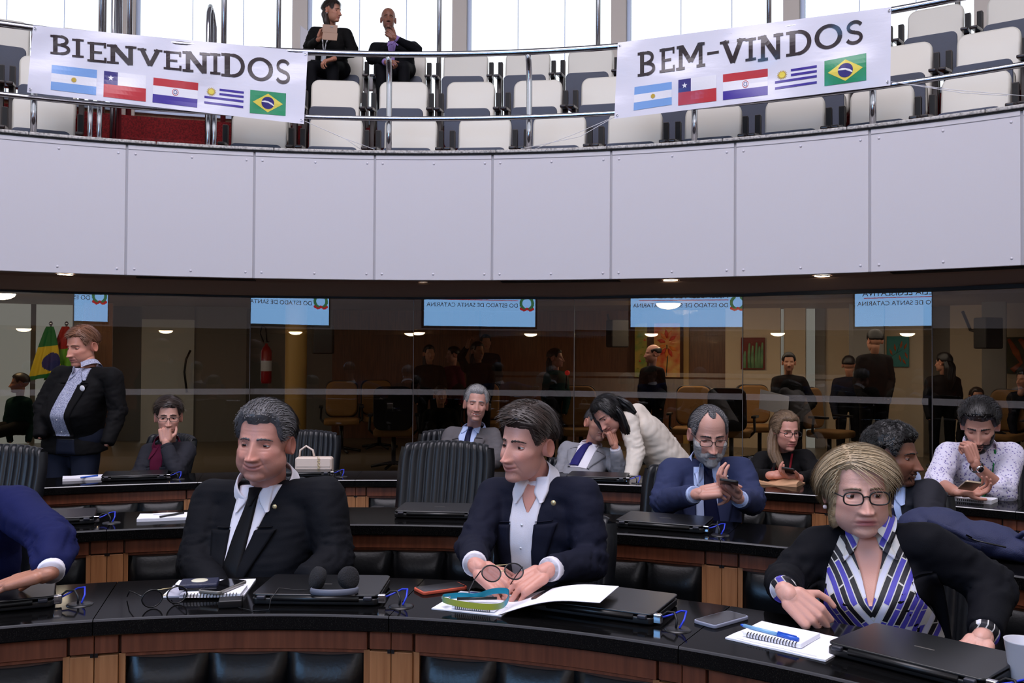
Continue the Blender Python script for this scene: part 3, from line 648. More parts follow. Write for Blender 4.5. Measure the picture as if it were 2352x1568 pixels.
def skin_material():
    m=bpy.data.materials.new('skin'); m.use_nodes=True; nt=m.node_tree; b=nt.nodes['Principled BSDF']
    a=nt.nodes.new('ShaderNodeAttribute'); a.attribute_name='tint'; nt.links.new(a.outputs['Color'],b.inputs['Base Color'])
    b.inputs['Roughness'].default_value=.42; b.inputs['Specular IOR Level'].default_value=.4
    b.inputs['Subsurface Weight'].default_value=.12; b.inputs['Subsurface Radius'].default_value=(.008,.003,.002); b.inputs['Subsurface Scale'].default_value=1
    tc=nt.nodes.new('ShaderNodeTexCoord'); n=nt.nodes.new('ShaderNodeTexNoise'); n.inputs['Scale'].default_value=260; nt.links.new(tc.outputs['Object'],n.inputs[0])
    bp=nt.nodes.new('ShaderNodeBump'); bp.inputs['Strength'].default_value=.12; bp.inputs['Distance'].default_value=.004; nt.links.new(n.outputs[0],bp.inputs['Height']); nt.links.new(bp.outputs[0],b.inputs['Normal'])
    MATS['skin']=m
skin_material()
def hairmat(name,c1,c2,rough=.42):
    mat(name,c1,rough,spec=.4,col2=[(a*2+b)/3 for a,b in zip(c1,c2)],cscale=160,contrast=(.35,.68),detail=3); mat(name+'_hi',[(a*.35+b*.65) for a,b in zip(c1,c2)],rough,spec=.4); mat(name+'_mid',[(a*.7+b*.3) for a,b in zip(c1,c2)],rough,spec=.4); return name
hairmat('hair_grey',(66,64,66),(120,118,120)); hairmat('hair_brown',(40,30,26),(74,60,52)); hairmat('hair_black',(10,9,10),(26,22,22)); hairmat('hair_silver',(126,124,124),(196,194,192)); hairmat('hair_blonde',(150,128,98),(206,188,156)); hairmat('hair_darkblonde',(96,76,58),(160,134,104)); hairmat('hair_ginger',(112,72,50),(150,108,84)); hairmat('beard_grey',(150,148,148),(206,204,204)); hairmat('beard_dark',(24,20,20),(50,42,40))
mat('eye_white',(214,208,206),.2,spec=.6); mat('iris_brown',(52,32,22),.15,spec=.7); mat('pupil',(8,8,8),.1,spec=.8); mat('teeth',(220,214,206),.3)
PRIM=[((0,.018,.030),(.077,.097,.088)),((0,-.026,-.030),(.061,.064,.084)),((0,-.012,-.058),(.057,.066,.054)),((0,-.060,-.095),(.027,.027,.021))]
def head_points(D,h):
    k=150.; acc=0; wid=h.get('wide',1); jaw=h.get('jaw',1)
    for i,(c,r) in enumerate(PRIM):
        c=AR(c); r=AR(r).copy()
        if i in(2,3): r=r*AR((jaw,1,1))
        if i==2 and h.get('jowl'): r=r*(1+.12*h['jowl'])
        a=((D/r)**2).sum(1); b=-(D*c/r**2).sum(1); cc=((c/r)**2).sum()-1; disc=b*b-a*cc
        rr=np.where(disc>0,(-b+np.sqrt(np.maximum(disc,0)))/a,0); acc=acc+np.exp(k*rr)
    P=D*(np.log(acc)/k)[:,None]
    x,z=P[:,0].copy(),P[:,2].copy(); ax=np.abs(x); w=sstep(.05,.5,-D[:,1])
    g=lambda x0,sx,z0,sz: np.exp(-((ax-x0)/sx)**2-((z-z0)/sz)**2)
    sm=h.get('smile',0); ns=h.get('nose',1); old=h.get('old',.3)
    zm=z-sm*.007*np.minimum((ax/.024)**2,1.6)
    d=.0055*g(.026,.022,.021,.008)-.0125*g(.031,.0165,-.001,.012)
    # nose
    t=np.clip((.014-z)/.054,0,1); hb=(.004+.021*t**1.25)*ns; wb=.0080+.0060*t
    prof=sstep(.026,.004,z)*sstep(-.0535,-.0445,z); d+=hb*np.exp(-(ax/wb)**2)*prof
    d+=.0035*ns*np.exp(-(ax/.0115)**2-((z+.0385)/.009)**2)
    d+=.0115*ns*np.exp(-((ax-.0140)/.0062)**2-((z+.0420)/.0064)**2)
    # mouth
    d+=.0060*np.exp(-(ax/.024)**2-((z+.068)/.016)**2)
    d+=.0036*np.exp(-(ax/.022)**2-((zm+.0625)/.0040)**2)+.0050*np.exp(-(ax/.020)**2-((zm+.0770)/.0050)**2)
    d-=.0062*np.exp(-(ax/(.027+.005*sm))**4-((zm+.0692)/.0020)**2)
    d-=.003*np.exp(-(ax/.02)**2-((z+.0875)/.005)**2)
    d+=.004*np.exp(-(ax/.016)**2-((z+.104)/.010)**2)
    d+=.0050*g(.044,.017,-.028,.017)+sm*.0045*g(.040,.012,-.040,.012)
    # folds
    fx=.016+(-.042-z)*.42+.0+.004*sm; on=sstep(-.036,-.046,z)*sstep(-.088,-.070,z)
    d-=(.0012+.0022*old+.001*sm)*np.exp(-((ax-fx-.004)/.0032)**2)*on
    d-=old*.0022*g(.032,.013,-.0165,.0035); d+=old*.0022*g(.032,.014,-.0125,.004)
    d-=old*.0012*np.exp(-((z-.043)/.0022)**2)*sstep(.045,.02,ax)+old*.0012*np.exp(-((z-.053)/.0022)**2)*sstep(.045,.02,ax)
    d-=old*.0016*np.exp(-((ax-.007)/.0018)**2-((z-.022)/.008)**2)
    P=P.copy(); P[:,1]-=d*w
    lat=.0045*np.exp(-((P[:,1]+.045)/.02)**2-((z+.022)/.014)**2)-.005*np.exp(-((P[:,1]+.03)/.028)**2-((z-.035)/.022)**2)
    P[:,0]+=np.sign(x)*lat*sstep(.03,.06,ax)
    P[:,0]*=wid
    info=dict(lip=np.clip(np.exp(-(ax/.025)**4-((zm+.0695)/.0105)**4),0,1)*w, nose=np.exp(-(ax/.016)**2-((z+.035)/.016)**2)*w, cheek=g(.042,.018,-.03,.018)*w,
              mouthline=np.exp(-(ax/.028)**4-((zm+.0692)/.0016)**2)*w,sock=g(.031,.018,-.004,.013)*w, jawz=sstep(-.030,-.060,z)*sstep(.3,-.1,D[:,1]))
    return P,info
def dirs(nl,nr,front=.55):
    s=np.linspace(-math.pi,math.pi,nl,endpoint=False); lon=s-front*np.sin(s)
    u=np.linspace(-1,1,nr); lat=(u*.72+.28*u**3)*math.pi/2*.9995; lat=lat[::-1]-.10*np.cos(u*math.pi/2)**2
    LO,LA=np.meshgrid(lon,lat); LO=LO.ravel();LA=LA.ravel()
    return np.stack([np.sin(LO)*np.cos(LA),-np.cos(LO)*np.cos(LA),np.sin(LA)],1),LO,LA
def gridF(nl,nr): 
    return np.array([(i*nl+j,(i+1)*nl+j,(i+1)*nl+(j+1)%nl,i*nl+(j+1)%nl) for i in range(nr-1) for j in range(nl)])
class Body:
    """one continuous skin mesh (head, neck, arms, hands) with a per-vertex skin colour"""
    def __init__(s): s.V=[];s.F=[];s.C=[];s.n=0
    def add(s,V,F,C):
        V=np.asarray(V,float); C=np.asarray(C,float)
        if C.ndim==1: C=np.tile(C,(len(V),1))
        s.V.append(V); s.C.append(C); s.F+= [tuple(int(i)+s.n for i in f) for f in F]; s.n+=len(V)
def hairline(lon,h):
    a=np.abs(lon); st=h.get('style','short')
    zf=h.get('zf',.060); rec=h.get('recede',.0)
    front=zf+rec*np.exp(-((a-.62)/.26)**2)-.010*np.exp(-((a-1.0)/.2)**2)
    side=h.get('zs',-.004); back=h.get('zb',-.075)
    zl=front+(side-front)*sstep(.82,1.22,a); zl=zl+(back-zl)*sstep(1.75,2.25,a)
    # around the ear
    if not h.get('coverear'): zl=np.maximum(zl,.030*np.exp(-((a-1.62)/.22)**2)-.0)
    return zl
def build_hair(h,nl=112,nr=64,seed=1):
    D,LO,LA=dirs(nl,nr,.15); P,_=head_points(D,h); z=P[:,2]
    nz=wn(P,55,seed)*.004+wn(P,120,seed+3)*.0022
    zl=hairline(LO,h); s=sstep(0,.016,z-zl+nz)
    up=np.clip(D[:,2],0,1); fr=np.clip(-D[:,1],0,1); bk=np.clip(D[:,1],0,1); sd=np.abs(D[:,0])
    t=h.get('ttop',.022)*up+h.get('tside',.012)*sd*(1-up)+h.get('tback',.014)*bk*(1-up)+h.get('tfront',.012)*fr*up
    if h.get('bald'): t=t*1.0; s=s*(1-sstep(.55,.8,up+.25*fr))
    if h.get('quiff'): t=t+h['quiff']*np.exp(-((LO-h.get('qlon',0))/.5)**2-((LA-.85)/.3)**2)
    cm=h.get('comb','back')
    ac={'back':P[:,0]*1.0+.25*np.sin(P[:,1]*20)*.02,'side':P[:,1]*.8-P[:,0]*.35+.2*P[:,2],'down':np.arctan2(P[:,0],P[:,1]+.0)*.08,'curl':P[:,0]}[cm]
    Q=np.stack([ac*1.0,P[:,1]*.12,P[:,2]*.12],1)
    lay=wn(Q,95,seed+5)*.5+wn(Q,210,seed+6)*.35+wn(P,40,seed+7)*.45
    if cm=='curl': lay=wn(P,85,seed+5)*.9+wn(P,150,seed+8)*.7
    amp=h.get('amp',.0035)
    off=-.010+s*(t+.010+amp*lay)
    R=np.linalg.norm(P,axis=1); Pn=D*(R+off)[:,None]; Pn[:,0]=np.where(R>0,Pn[:,0],0); Pn[:,0]*=1
    # keep lateral widening of the head
    Pn=P+D*off[:,None]
    if h.get('hang'):   # bob: pull the side hair down and out below the ears
        m=s*sstep(.03,-.05,z)*sstep(.55,1.0,np.abs(LO)); Pn[:,2]-=m*h['hang']; Pn[:,0]+=np.sign(P[:,0])*m*.004; Pn[:,1]+=m*.004
    return Pn,gridF(nl,nr),s,LO,LA
def ribbons(h,N,Vh,Fh,s,LO,seed=3,L=.05,w=.0009,steps=5,lift=.004):
    """fine strands lying on the hair volume"""
    r=np.random.RandomState(seed); nrm=vnormals(Vh,Fh); idx=np.where((s>.55))[0]
    if len(idx)==0: return None
    k=r.choice(idx,N); P=Vh[k].copy(); n=nrm[k]; n=np.where((n*P).sum(1,keepdims=True)<0,-n,n); cm=h.get('comb','back')
    if cm=='back': d=np.tile([0,1.,.0],(N,1))+np.stack([P[:,0]*4,P[:,1]*0,-.8*np.abs(P[:,0])/.08-.9*np.clip(P[:,1]/.08,0,1)+1.8*np.clip(-P[:,1]/.07,0,1)],1)
    elif cm=='side': d=np.stack([np.where(P[:,0]>h.get('part',.02),1.,-1.),.35+0*P[:,0],-.2-np.abs(P[:,0])*8],1)
    elif cm=='down': d=np.stack([P[:,0]*6*np.clip(P[:,2]/.05,0,1),P[:,1]*3*np.clip(P[:,2]/.05,0,1),-1+0*P[:,0]],1)
    else: d=r.randn(N,3)
    d=d+r.randn(N,3)*.16; P=P+n*(.0008+lift*r.rand(N,1)**2*s[k][:,None]); Lk=L*(.5+r.rand(N,1)); dz=(Vh[k][:,2]-hairline(LO[k],h))[:,None]; Lk=np.where(np.abs(LO[k])[:,None]>.8,np.minimum(Lk,.55*np.maximum(dz,0)+.006),Lk) if h.get('hair') else Lk; A=[]
    for q in range(steps+1):
        d=d-n*(d*n).sum(1,keepdims=True); dn=d/np.maximum(np.linalg.norm(d,axis=1,keepdims=True),1e-6); A.append(P.copy())
        rad_=np.linalg.norm(P,axis=1,keepdims=True); P=P+dn*Lk/steps; P=P*(rad_/np.linalg.norm(P,axis=1,keepdims=True))*(1-.002*0); n=unit(0) if False else P/np.linalg.norm(P,axis=1,keepdims=True)
    A=np.stack(A,1); side=np.cross(dn,n); side/=np.maximum(np.linalg.norm(side,axis=1,keepdims=True),1e-6); ww=w*(1-.8*np.linspace(0,1,steps+1)**2)
    V=np.stack([A+side[:,None,:]*ww[None,:,None],A-side[:,None,:]*ww[None,:,None]],2).reshape(-1,3); F=[]
    base=np.arange(N)[:,None]*(2*(steps+1)); q=np.arange(steps)[None,:]*2; ribbons.mi=np.repeat(r.choice([0,1,1,2],N),steps)
    F=np.stack([base+q,base+q+1,base+q+3,base+q+2],-1).reshape(-1,4); return V,F
def hand(side,curl=(.5,.5,.5,.5),thumb=(.4,.3),spread=.06,vox=.0028,tdir=(.75,.55,-.35),palmcurl=0):
    """local hand: wrist at origin, fingers +Y, back of hand +Z; side=+1 anatomical left, -1 right (thumb towards side*+X)"""
    G=GEO(); s=side
    def rx(a): return np.array([[1,0,0],[0,math.cos(a),math.sin(a)],[0,-math.sin(a),math.cos(a)]])   # +a bends towards the palm (-Z)
    G.capsule((0,-.012,0),(0,.008,0),.0265,.0255,flat=((1,0,0),.78))
    for x0,x1 in((-.026,-.031),(-.009,-.0105),(.009,.0105),(.026,.029)): G.capsule((x0*s*.8,.012,0),(x1*s,.078,-.001),.0165,.0125)
    G.capsule((.022*s,.015,-.008),(.028*s,.045,-.010),.019,.014)
    B=[(.030,.082,.0),(.0105,.087,.002),(-.0105,.084,.001),(-.030,.075,-.002)]; Ls=[(.042,.026,.021),(.046,.030,.022),(.043,.028,.022),(.034,.021,.019)]
    for k in range(4):
        p=AR((B[k][0]*s,B[k][1],B[k][2])); c=curl[k]; a=0; yaw=(1.5-k)*spread*s
        for j,(l,f_) in enumerate(zip(Ls[k],(1,1.25,.75))):
            a+=c*f_; d=rx(a)@AR((math.sin(yaw)*(1-min(1,a)),math.cos(yaw),0)); q=p+d*l; r0=(.0090,.0082,.0074)[j]*(1 if k<3 else .9); G.capsule(p,q,r0,r0*.9,n=10,m=3); p=q
    p=AR((.028*s,.022,-.010)); d=unit(AR((tdir[0]*s,tdir[1],tdir[2]))); p1=p+d*.040; G.capsule(p,p1,.0135,.0105,n=10,m=3)
    d2=unit(d+thumb[0]*AR((-.6*s,.75,-.25))); p2=p1+d2*.030; G.capsule(p1,p2,.0100,.0090,n=10,m=3); d3=unit(d2+thumb[1]*AR((-.7*s,.6,-.2))); G.capsule(p2,p2+d3*.022,.0088,.0074,n=10,m=3)
    return G.remesh(vox,4,.5)
_HC={}
def hand_cached(*a,**k):
    key=(a,tuple(sorted(k.items())))
    if key not in _HC: _HC[key]=hand(*a,**k)
    return _HC[key]
def mkobj(name,V,F,m,parent,C=None,smooth=True,origin=None):
    V=np.asarray(V,float)-(0 if origin is None else AR(origin))
    me=bpy.data.meshes.new(name); me.from_pydata(V.tolist(),[],[tuple(int(i) for i in f) for f in F])
    for q in (m if isinstance(m,(list,tuple)) else [m]): me.materials.append(MATS[q])
    if smooth: me.polygons.foreach_set('use_smooth',[True]*len(me.polygons))
    if C is not None:
        a=me.color_attributes.new('tint','FLOAT_COLOR','POINT'); a.data.foreach_set('color',np.concatenate([C,np.ones((len(C),1))],1).astype(np.float32).ravel())
    me.update(); o=bpy.data.objects.new(name,me); COL.objects.link(o)
    if parent is not None: o.parent=parent
    return o
def rotm(yaw,pitch,roll):
    """yaw: + turns the face to image right; pitch: + looks down; roll: + tilts crown to image right (degrees)"""
    return np.array(Matrix.Rotation(rad(yaw),3,'Z')@Matrix.Rotation(rad(pitch),3,'X')@Matrix.Rotation(rad(roll),3,'Y'))
class Patch:
    """drapes flat cloth pieces (shirt front, lapels, tie, pins) over a garment from the chest side"""
    def __init__(s,V,F,N,X,U,Fw,V2=None,F2=None,segs=()):
        s.segs=[(Vector(a),Vector(b)) for a,b in segs]; s.t=None if V2 is None else BVHTree.FromPolygons(np.asarray(V2).tolist(),[tuple(int(i) for i in f) for f in F2])
        s.b=BVHTree.FromPolygons(np.asarray(V).tolist(),[tuple(int(i) for i in f) for f in F]); s.N,s.X,s.U,s.Fw=[Vector(q) for q in (N,X,U,Fw)]
    def at(s,u,v,off=0):
        o=s.N+s.X*u+s.U*v+s.Fw*.7; h=s.b.ray_cast(o,-s.Fw,1.2)
        p=h[0] if h[0] is not None else s.N+s.X*u+s.U*v+s.Fw*.02
        if s.t is not None:
            k=s.t.ray_cast(o,-s.Fw,1.2)
            near=h[0] is None
            for a,b in ([] if near else s.segs):
                t=max(0,min(1,(h[0]-a).dot(b-a)/max(1e-9,(b-a).length_squared))); near=near or (h[0]-a-(b-a)*t).length<.078
            if k[0] is not None and near and (h[0] is None or (h[0]-k[0]).dot(s.Fw)>.010): p=k[0]+s.Fw*.006
        return np.array(p+s.Fw*off)
    def strip(s,vs,ul,ur,off,nu=8,skirt=.012,bulge=0):
        """grid between left and right edge functions; returns V,F with turned-in rims"""
        V=[];n=nu+3; Fw=np.array(s.Fw); A=np.array([[s.at(ul(v)+(ur(v)-ul(v))*i/nu,v) for i in range(nu+1)] for v in vs]); D=A@Fw; D0=D.copy()
        for _ in range(6):   # cloth bridges small dents
            E=np.pad(D,1,mode='edge'); M_=(E[:-2,1:-1]+E[2:,1:-1]+E[1:-1,:-2]+E[1:-1,2:]+4*D)/8; D=np.maximum(M_,D0-.0008)
        A=A+((D-A@Fw))[...,None]*Fw
        for k,v in enumerate(vs):
            row=[A[k,0]+Fw*(off-skirt)]+[A[k,i]+Fw*(off+bulge*math.sin(math.pi*i/nu)) for i in range(nu+1)]+[A[k,nu]+Fw*(off-skirt)]
            V+=row
        F=[(i*n+j,(i+1)*n+j,(i+1)*n+j+1,i*n+j+1) for i in range(len(vs)-1) for j in range(n-1)]
        k=len(V); 
        for e,idx in((0,0),(len(vs)-1,(len(vs)-1)*n)):
            for j in range(n): V.append(V[idx+j]-np.array(s.Fw)*skirt)
        F+=[(j,j+1,k+j+1,k+j) for j in range(n-1)]+[((len(vs)-1)*n+j,(len(vs)-1)*n+j+1,k+n+j+1,k+n+j) for j in range(n-1)]
        return V,F
def interp(tab):
    xs=[t[0] for t in tab]; ys=[t[1] for t in tab]
    if xs[0]>xs[-1]: xs=xs[::-1]; ys=ys[::-1]
    return lambda v: float(np.interp(v,xs,ys))
SKIN={'fair':(222,172,150),'pink':(214,158,138),'tan':(196,142,114),'brown':(138,92,70),'olive':(186,136,110)}
def V3(p):
    if p[1] is None: v=np.array(aty(p[0],900,p[2])); v[2]=p[3] if len(p)>3 else .55; return v
    return np.array(aty(p[0],p[1],p[2]))
def person(label,head,sh,hip,el,wr,hands=(None,None),jacket='suit_black',skin='pink',sleeve=True,bulk=1.0,belly=.0,armr=1.0,front=None,legs='sit',trousers='trousers_black',hi=True,cuff='shirt_white',neckw=1.0,group=None,name='person',drop=.0,cuffs=True,wrinkle=.006,chest=0,hem=None,vox=None,neckbase=.045,fz=0,kf=.40):
    h=head; sc=h.get('s',1.0); Hc=V3(h['c']); R=rotm(h.get('yaw',0),h.get('pitch',0),h.get('roll',0)); base=AR(lin(SKIN[skin] if isinstance(skin,str) else skin))*AR((.84,.80,.82))
    SA,SB=V3(sh[0]),V3(sh[1]); H=V3(hip); mid=(SA+SB)/2; X=unit(SB-SA); U=unit(mid-H); U=unit(U-X*np.dot(U,X)); Fw=np.cross(X,U); sd=np.linalg.norm(SB-SA)/2
    N=mid+U*neckbase; body=Body(); root_xy=(H[0],H[1],0)
    # ---- head
    nl,nr=(120,92) if hi else (60,46)
    D,LO,LA=dirs(nl,nr); P,inf=head_points(D,h)
    C=np.tile(base,(len(P),1)); red=base*AR((1.02,.80,.78)); lipc=AR(lin(h.get('lip',(176,100,92)))) if not isinstance(skin,str) or skin!='brown' else base*AR((.9,.66,.62))
    def mixc(C,c,w): return C*(1-w[:,None])+np.asarray(c)*w[:,None]
    C=mixc(C,red,.55*np.clip(inf['nose']+inf['cheek'],0,1)); C=mixc(C,lipc,.75*inf['lip']); C=mixc(C,lipc*.35,.8*inf['mouthline'])
    if h.get('stubble'): C=mixc(C,base*AR((.45,.45,.48)),h['stubble']*inf['jawz'])
    toW=lambda Q: Hc+(np.asarray(Q)*sc)@R.T
    body.add(toW(P),gridF(nl,nr),C)
    hb=BVHTree.FromPolygons(P.tolist(),gridF(nl,nr).tolist())
    def face(x,z,off=0):
        q=hb.ray_cast(Vector((x,-.3,z)),Vector((0,1,0)),.6); y=q[0].y if q[0] is not None else -.08; return AR((x,y-off,z))
    # ears
    wid=h.get('wide',1)
    for s in(-1,1):
        if h.get('noear'): continue
        V=[];na,nb=16,8
        for i in range(nb+1):
            rho=i/nb
            for j in range(na):
                a=PI2*j/na; lob=1-.25*max(0,-math.sin(a)); q=AR((0,.0175*rho*math.cos(a)*lob+.004*rho*math.sin(a)*-1,.0325*rho*math.sin(a)))
                hh=.002+.012*rho**1.5*(.35+.65*max(0,math.cos(a)*.6+.4))+.0045*math.exp(-((rho-.86)/.12)**2)
                V.append((s*(.0735*wid+hh*.8+.003),.018+q[1]*.95+hh*.5,-.008+q[2]*.95))
        for j in range(na):
            a=PI2*j/na; V.append((s*(.066*wid),.016+.012*math.cos(a),-.008+.026*math.sin(a)))
        F=[(i*na+j,i*na+(j+1)%na,(i+1)*na+(j+1)%na,(i+1)*na+j) for i in range(nb+1) for j in range(na)]
        body.add(toW(V),F,base*AR((1.0,.84,.80)))
    # eyes: lids belong to the skin, eyeballs are a part of their own
    ex=.0315*wid; ez=-.001; op=h.get('open',1.0); ey=face(ex,ez)[1]+h.get('eyed',.0062); er=.0125; gy,gp=h.get('gaze',(0,0)); eyes=[[],[],[]]
    if hi:
        for s in(-1,1):
            c=AR((s*ex,ey,ez))
            for sg,e0 in((1,17*op),(-1,13*op)):
                V=[];na,ne=18,7; Cc=[]
                for i in range(ne+1):
                    for j in range(na+1):
                        az=rad(-88+176*j/na); lim=rad(e0)*max(0,math.cos(az*1.02))**.8 if e0>=0 else rad(e0)*math.cos(az)
                        el_=sg*(lim+(rad(84)-lim)*(i/ne)) ; rr=er*1.10+ (.0006 if i==0 else 0)
                        V.append(c+rr*AR((math.sin(az)*math.cos(el_),-math.cos(az)*math.cos(el_),math.sin(el_)))); Cc.append(base*(AR((.35,.28,.27)) if (i==0 and sg>0) else (AR((.8,.62,.58)) if i==0 else AR((.92,.80,.77)))))
                F=[(i*(na+1)+j,i*(na+1)+j+1,(i+1)*(na+1)+j+1,(i+1)*(na+1)+j) for i in range(ne) for j in range(na)]
                body.add(toW(V),F,AR(Cc))
            RR=np.array(Matrix.Rotation(rad(gy),3,'Z')@Matrix.Rotation(rad(gp),3,'X'))
            V=[];ne,na=14,18
            for i in range(ne+1):
                q=rad(105)*i/ne
                for j in range(na): a=PI2*j/na; v=AR((math.sin(q)*math.cos(a),-math.cos(q),math.sin(q)*math.sin(a)))*er; V.append(c+RR@v)
            for i in range(ne):
                m=2 if i<2 else (1 if i<4 else 0)
                for j in range(na): eyes[m].append((len(eyes),s,i,j))
            eyes.append((toW(V),ne,na))
    # neck
    G=GEO(); nt=toW([(0,.014,-.060)])[0]; nb_=N+U*.008-Fw*.018; G.capsule(nb_,nt,.045*neckw*sc,.051*neckw*sc,n=22,m=4)
    if hi: VV,FF=G.remesh(.008,3); body.add(VV,FF,base*AR((.98,.93,.92)))
    else: body.add(np.concatenate(G.V),G.F,base)
    # hands
    ELB=[V3(e) for e in el]; WR=[V3(w) for w in wr]
    for i in(0,1):
        hd=hands[i]
        if hd is None: continue
        side=(-1 if i==0 else 1)*hd.get('flip',1); hv,hf=hand_cached(side,hd.get('curl',(.5,.5,.5,.5)),hd.get('thumb',(.4,.3)),hd.get('spread',.06),hd.get('vox',.0028 if hi else .0045),hd.get('tdir',(.75,.55,-.35)))
        fd=unit(hd['dir']) if 'dir' in hd else unit(WR[i]-ELB[i]); pn=AR(hd.get('palm',(0,0,-1)),float); zb=-unit(pn-fd*np.dot(pn,fd)); xh=np.cross(fd,zb); hs=hd.get('s',1.0)
        fa=unit(WR[i]-ELB[i]); hw=WR[i]+AR(hd.get('off',(0,0,0)))+fa*.018+fd*.02; g_=GEO(); g_.capsule(WR[i]-fa*.05,WR[i]+fa*.012,.0255,.0240,n=16); g_.capsule(WR[i]+fa*.010,hw,.0240,.0245,n=16); hv2,hf2=g_.remesh(.006,2); body.add(hv2,hf2,base*AR((1.0,.92,.90))); V=hw+(hv*hs)@np.stack([xh,fd,zb]); body.add(V,hf,base*AR((1.0,.92,.90)))
    # hidden limbs and trunk keep the figure whole under its clothes
    G=GEO(); G.capsule(H,N-U*.14,.08,.07,n=10)
    for i in(0,1):
        G.capsule(N-U*.10,(SA,SB)[i]-U*.01,.03,.026,n=8); G.capsule((SA,SB)[i]-U*.01,ELB[i],.026,.024,n=8); G.capsule(ELB[i],WR[i],.024,.022,n=8)
    hx=X*.095; KN=[];FT=[]
    Ff=unit(AR((Fw[0],Fw[1],0)))
    if legs=='sit':
        for s in(-1,1): KN.append(H+s*hx*1.25+Ff*kf+AR((0,0,.0))); KN[-1][2]=max(fz+.46,H[2]-.06); FT.append(AR((KN[-1][0],KN[-1][1],fz+.06))+Ff*(.02 if kf>.3 else -.08))
    elif legs=='stand':
        for s in(-1,1): FT.append(AR((H[0],H[1],.06))+s*hx*1.1+Ff*.02); KN.append((H+s*hx+FT[-1])/2+Ff*.02)
    for k in range(len(KN)): G.capsule(H+(-hx if k==0 else hx),KN[k],.06,.045,n=8); G.capsule(KN[k],FT[k],.042,.035,n=8)
    VV,FF=G.remesh(.018,2); body.add(VV,FF,base)
    root=mkobj(name,np.concatenate(body.V),body.F,'skin',None,np.concatenate(body.C),origin=root_xy); root.location=root_xy
    setp(root,label,'person',group)
    if h.get('eyec') or hi:
        # eyeballs
        for e in eyes[3:]:
            ev,ne,na=e; F=[];MI=[]
            for i in range(ne):
                for j in range(na): F.append((i*na+j,i*na+(j+1)%na,(i+1)*na+(j+1)%na,(i+1)*na+j)); MI.append(2 if i<2 else (1 if i<5 else 0))
            o=mkobj('eye',ev,F,['eye_white','iris_brown','pupil'],root,origin=root_xy); o.data.polygons.foreach_set('material_index',MI)
    # eyebrows
    if hi and h.get('brow',1):
        bw=h.get('browh',.0055)
        for s in(-1,1):
            cols_=13; V=[];F=[];n=0
            for i in range(cols_):
                t=i/(cols_-1); x=s*(.011+.040*t)*wid; zc=.0160+.006*math.sin(math.pi*(.15+.75*t))+h.get('browz',0)-.004*t*t+ h.get('browtilt',0)*(t-.5)*.01; hh=bw*(1-.65*t**2)*(.75+.25*math.sin(i*2.1))
                for q in(-1,-.3,.5,1): V.append(face(x,zc+hh*q,.0026 if abs(q)<.8 else -.0005)) 
            F+=[(n+i*4+j,n+(i+1)*4+j,n+(i+1)*4+j+1,n+i*4+j+1) for i in range(cols_-1) for j in range(3)]; n=len(V)
            mkobj('eyebrow',toW(V),F,h.get('browmat',h.get('hair','hair_brown')),root,origin=root_xy)
    if h.get('teeth'):
        V=[face(x,z,.0012) for z in(-.0705,-.066) for x in np.linspace(-.015,.015,9)]; V=[v+AR((0,0,h.get('smile',0)*.007*min((v[0]/.024)**2,1.6))) for v in V]
        mkobj('teeth',toW(V),[(j,j+1,j+10,j+9) for j in range(8)],'teeth',root,origin=root_xy)
    # hair
    if h.get('hair') and h.get('style')!='none':
        Vh,Fh,s_,LOh,_=build_hair(h,*((112,64) if hi else (64,36)),seed=h.get('seed',1)); keep=(s_[Fh].max(1)>.02)
        VV=[Vh];FF=[Fh[keep]]; n=len(Vh)
        if h.get('strands',hi):
            rb=ribbons(h,h.get('nstr',2600),Vh,Fh,s_,LOh,seed=h.get('seed',1)+9,L=h.get('slen',.045),lift=h.get('lift',.004))
            if rb is not None: VV.append(rb[0]); FF.append(rb[1]+n); n+=len(rb[0])
        ho=setp(mkobj('hair',toW(np.concatenate(VV)),np.concatenate(FF),[h['hair'],h['hair']+'_hi',h['hair']+'_mid'],root,origin=root_xy),kind='stuff')
        if len(FF)>1: ho.data.polygons.foreach_set('material_index',np.concatenate([np.zeros(len(FF[0]),int),ribbons.mi]).astype(np.int32))
    for lk in h.get('locks',()):   # hanging locks: (points in head space, radii, flat)
        pts=[AR(p,float) for p in lk[0]]; rr=lk[1]; fl=lk[2] if len(lk)>2 else .6; npt=40
        tt=np.linspace(0,len(pts)-1,26); PP=AR([[np.interp(t,range(len(pts)),[p[k] for p in pts]) for k in range(3)] for t in tt]); RRr=np.interp(tt,range(len(rr)),rr); V=[]
        for i in range(len(PP)):
            t=unit(PP[min(i+1,len(PP)-1)]-PP[max(i-1,0)]); a=unit(np.cross(t,AR((0,1,0)) if abs(t[1])<.9 else AR((1,0,0)))); b_=np.cross(t,a)
            for j in range(npt):
                q=PI2*j/npt; rj=RRr[i]*(1+.10*math.sin(q*9+1.5*math.sin(i*.25)+lk[3] if len(lk)>3 else q*9)+.06*math.sin(q*17+i*.1)); V.append(PP[i]+rj*(math.cos(q)*a+fl*math.sin(q)*b_))
        g=GEO(); g.loft(V,npt); mkobj('hair_lock',toW(np.concatenate(g.V)),g.F,h['hair'],root,origin=root_xy)
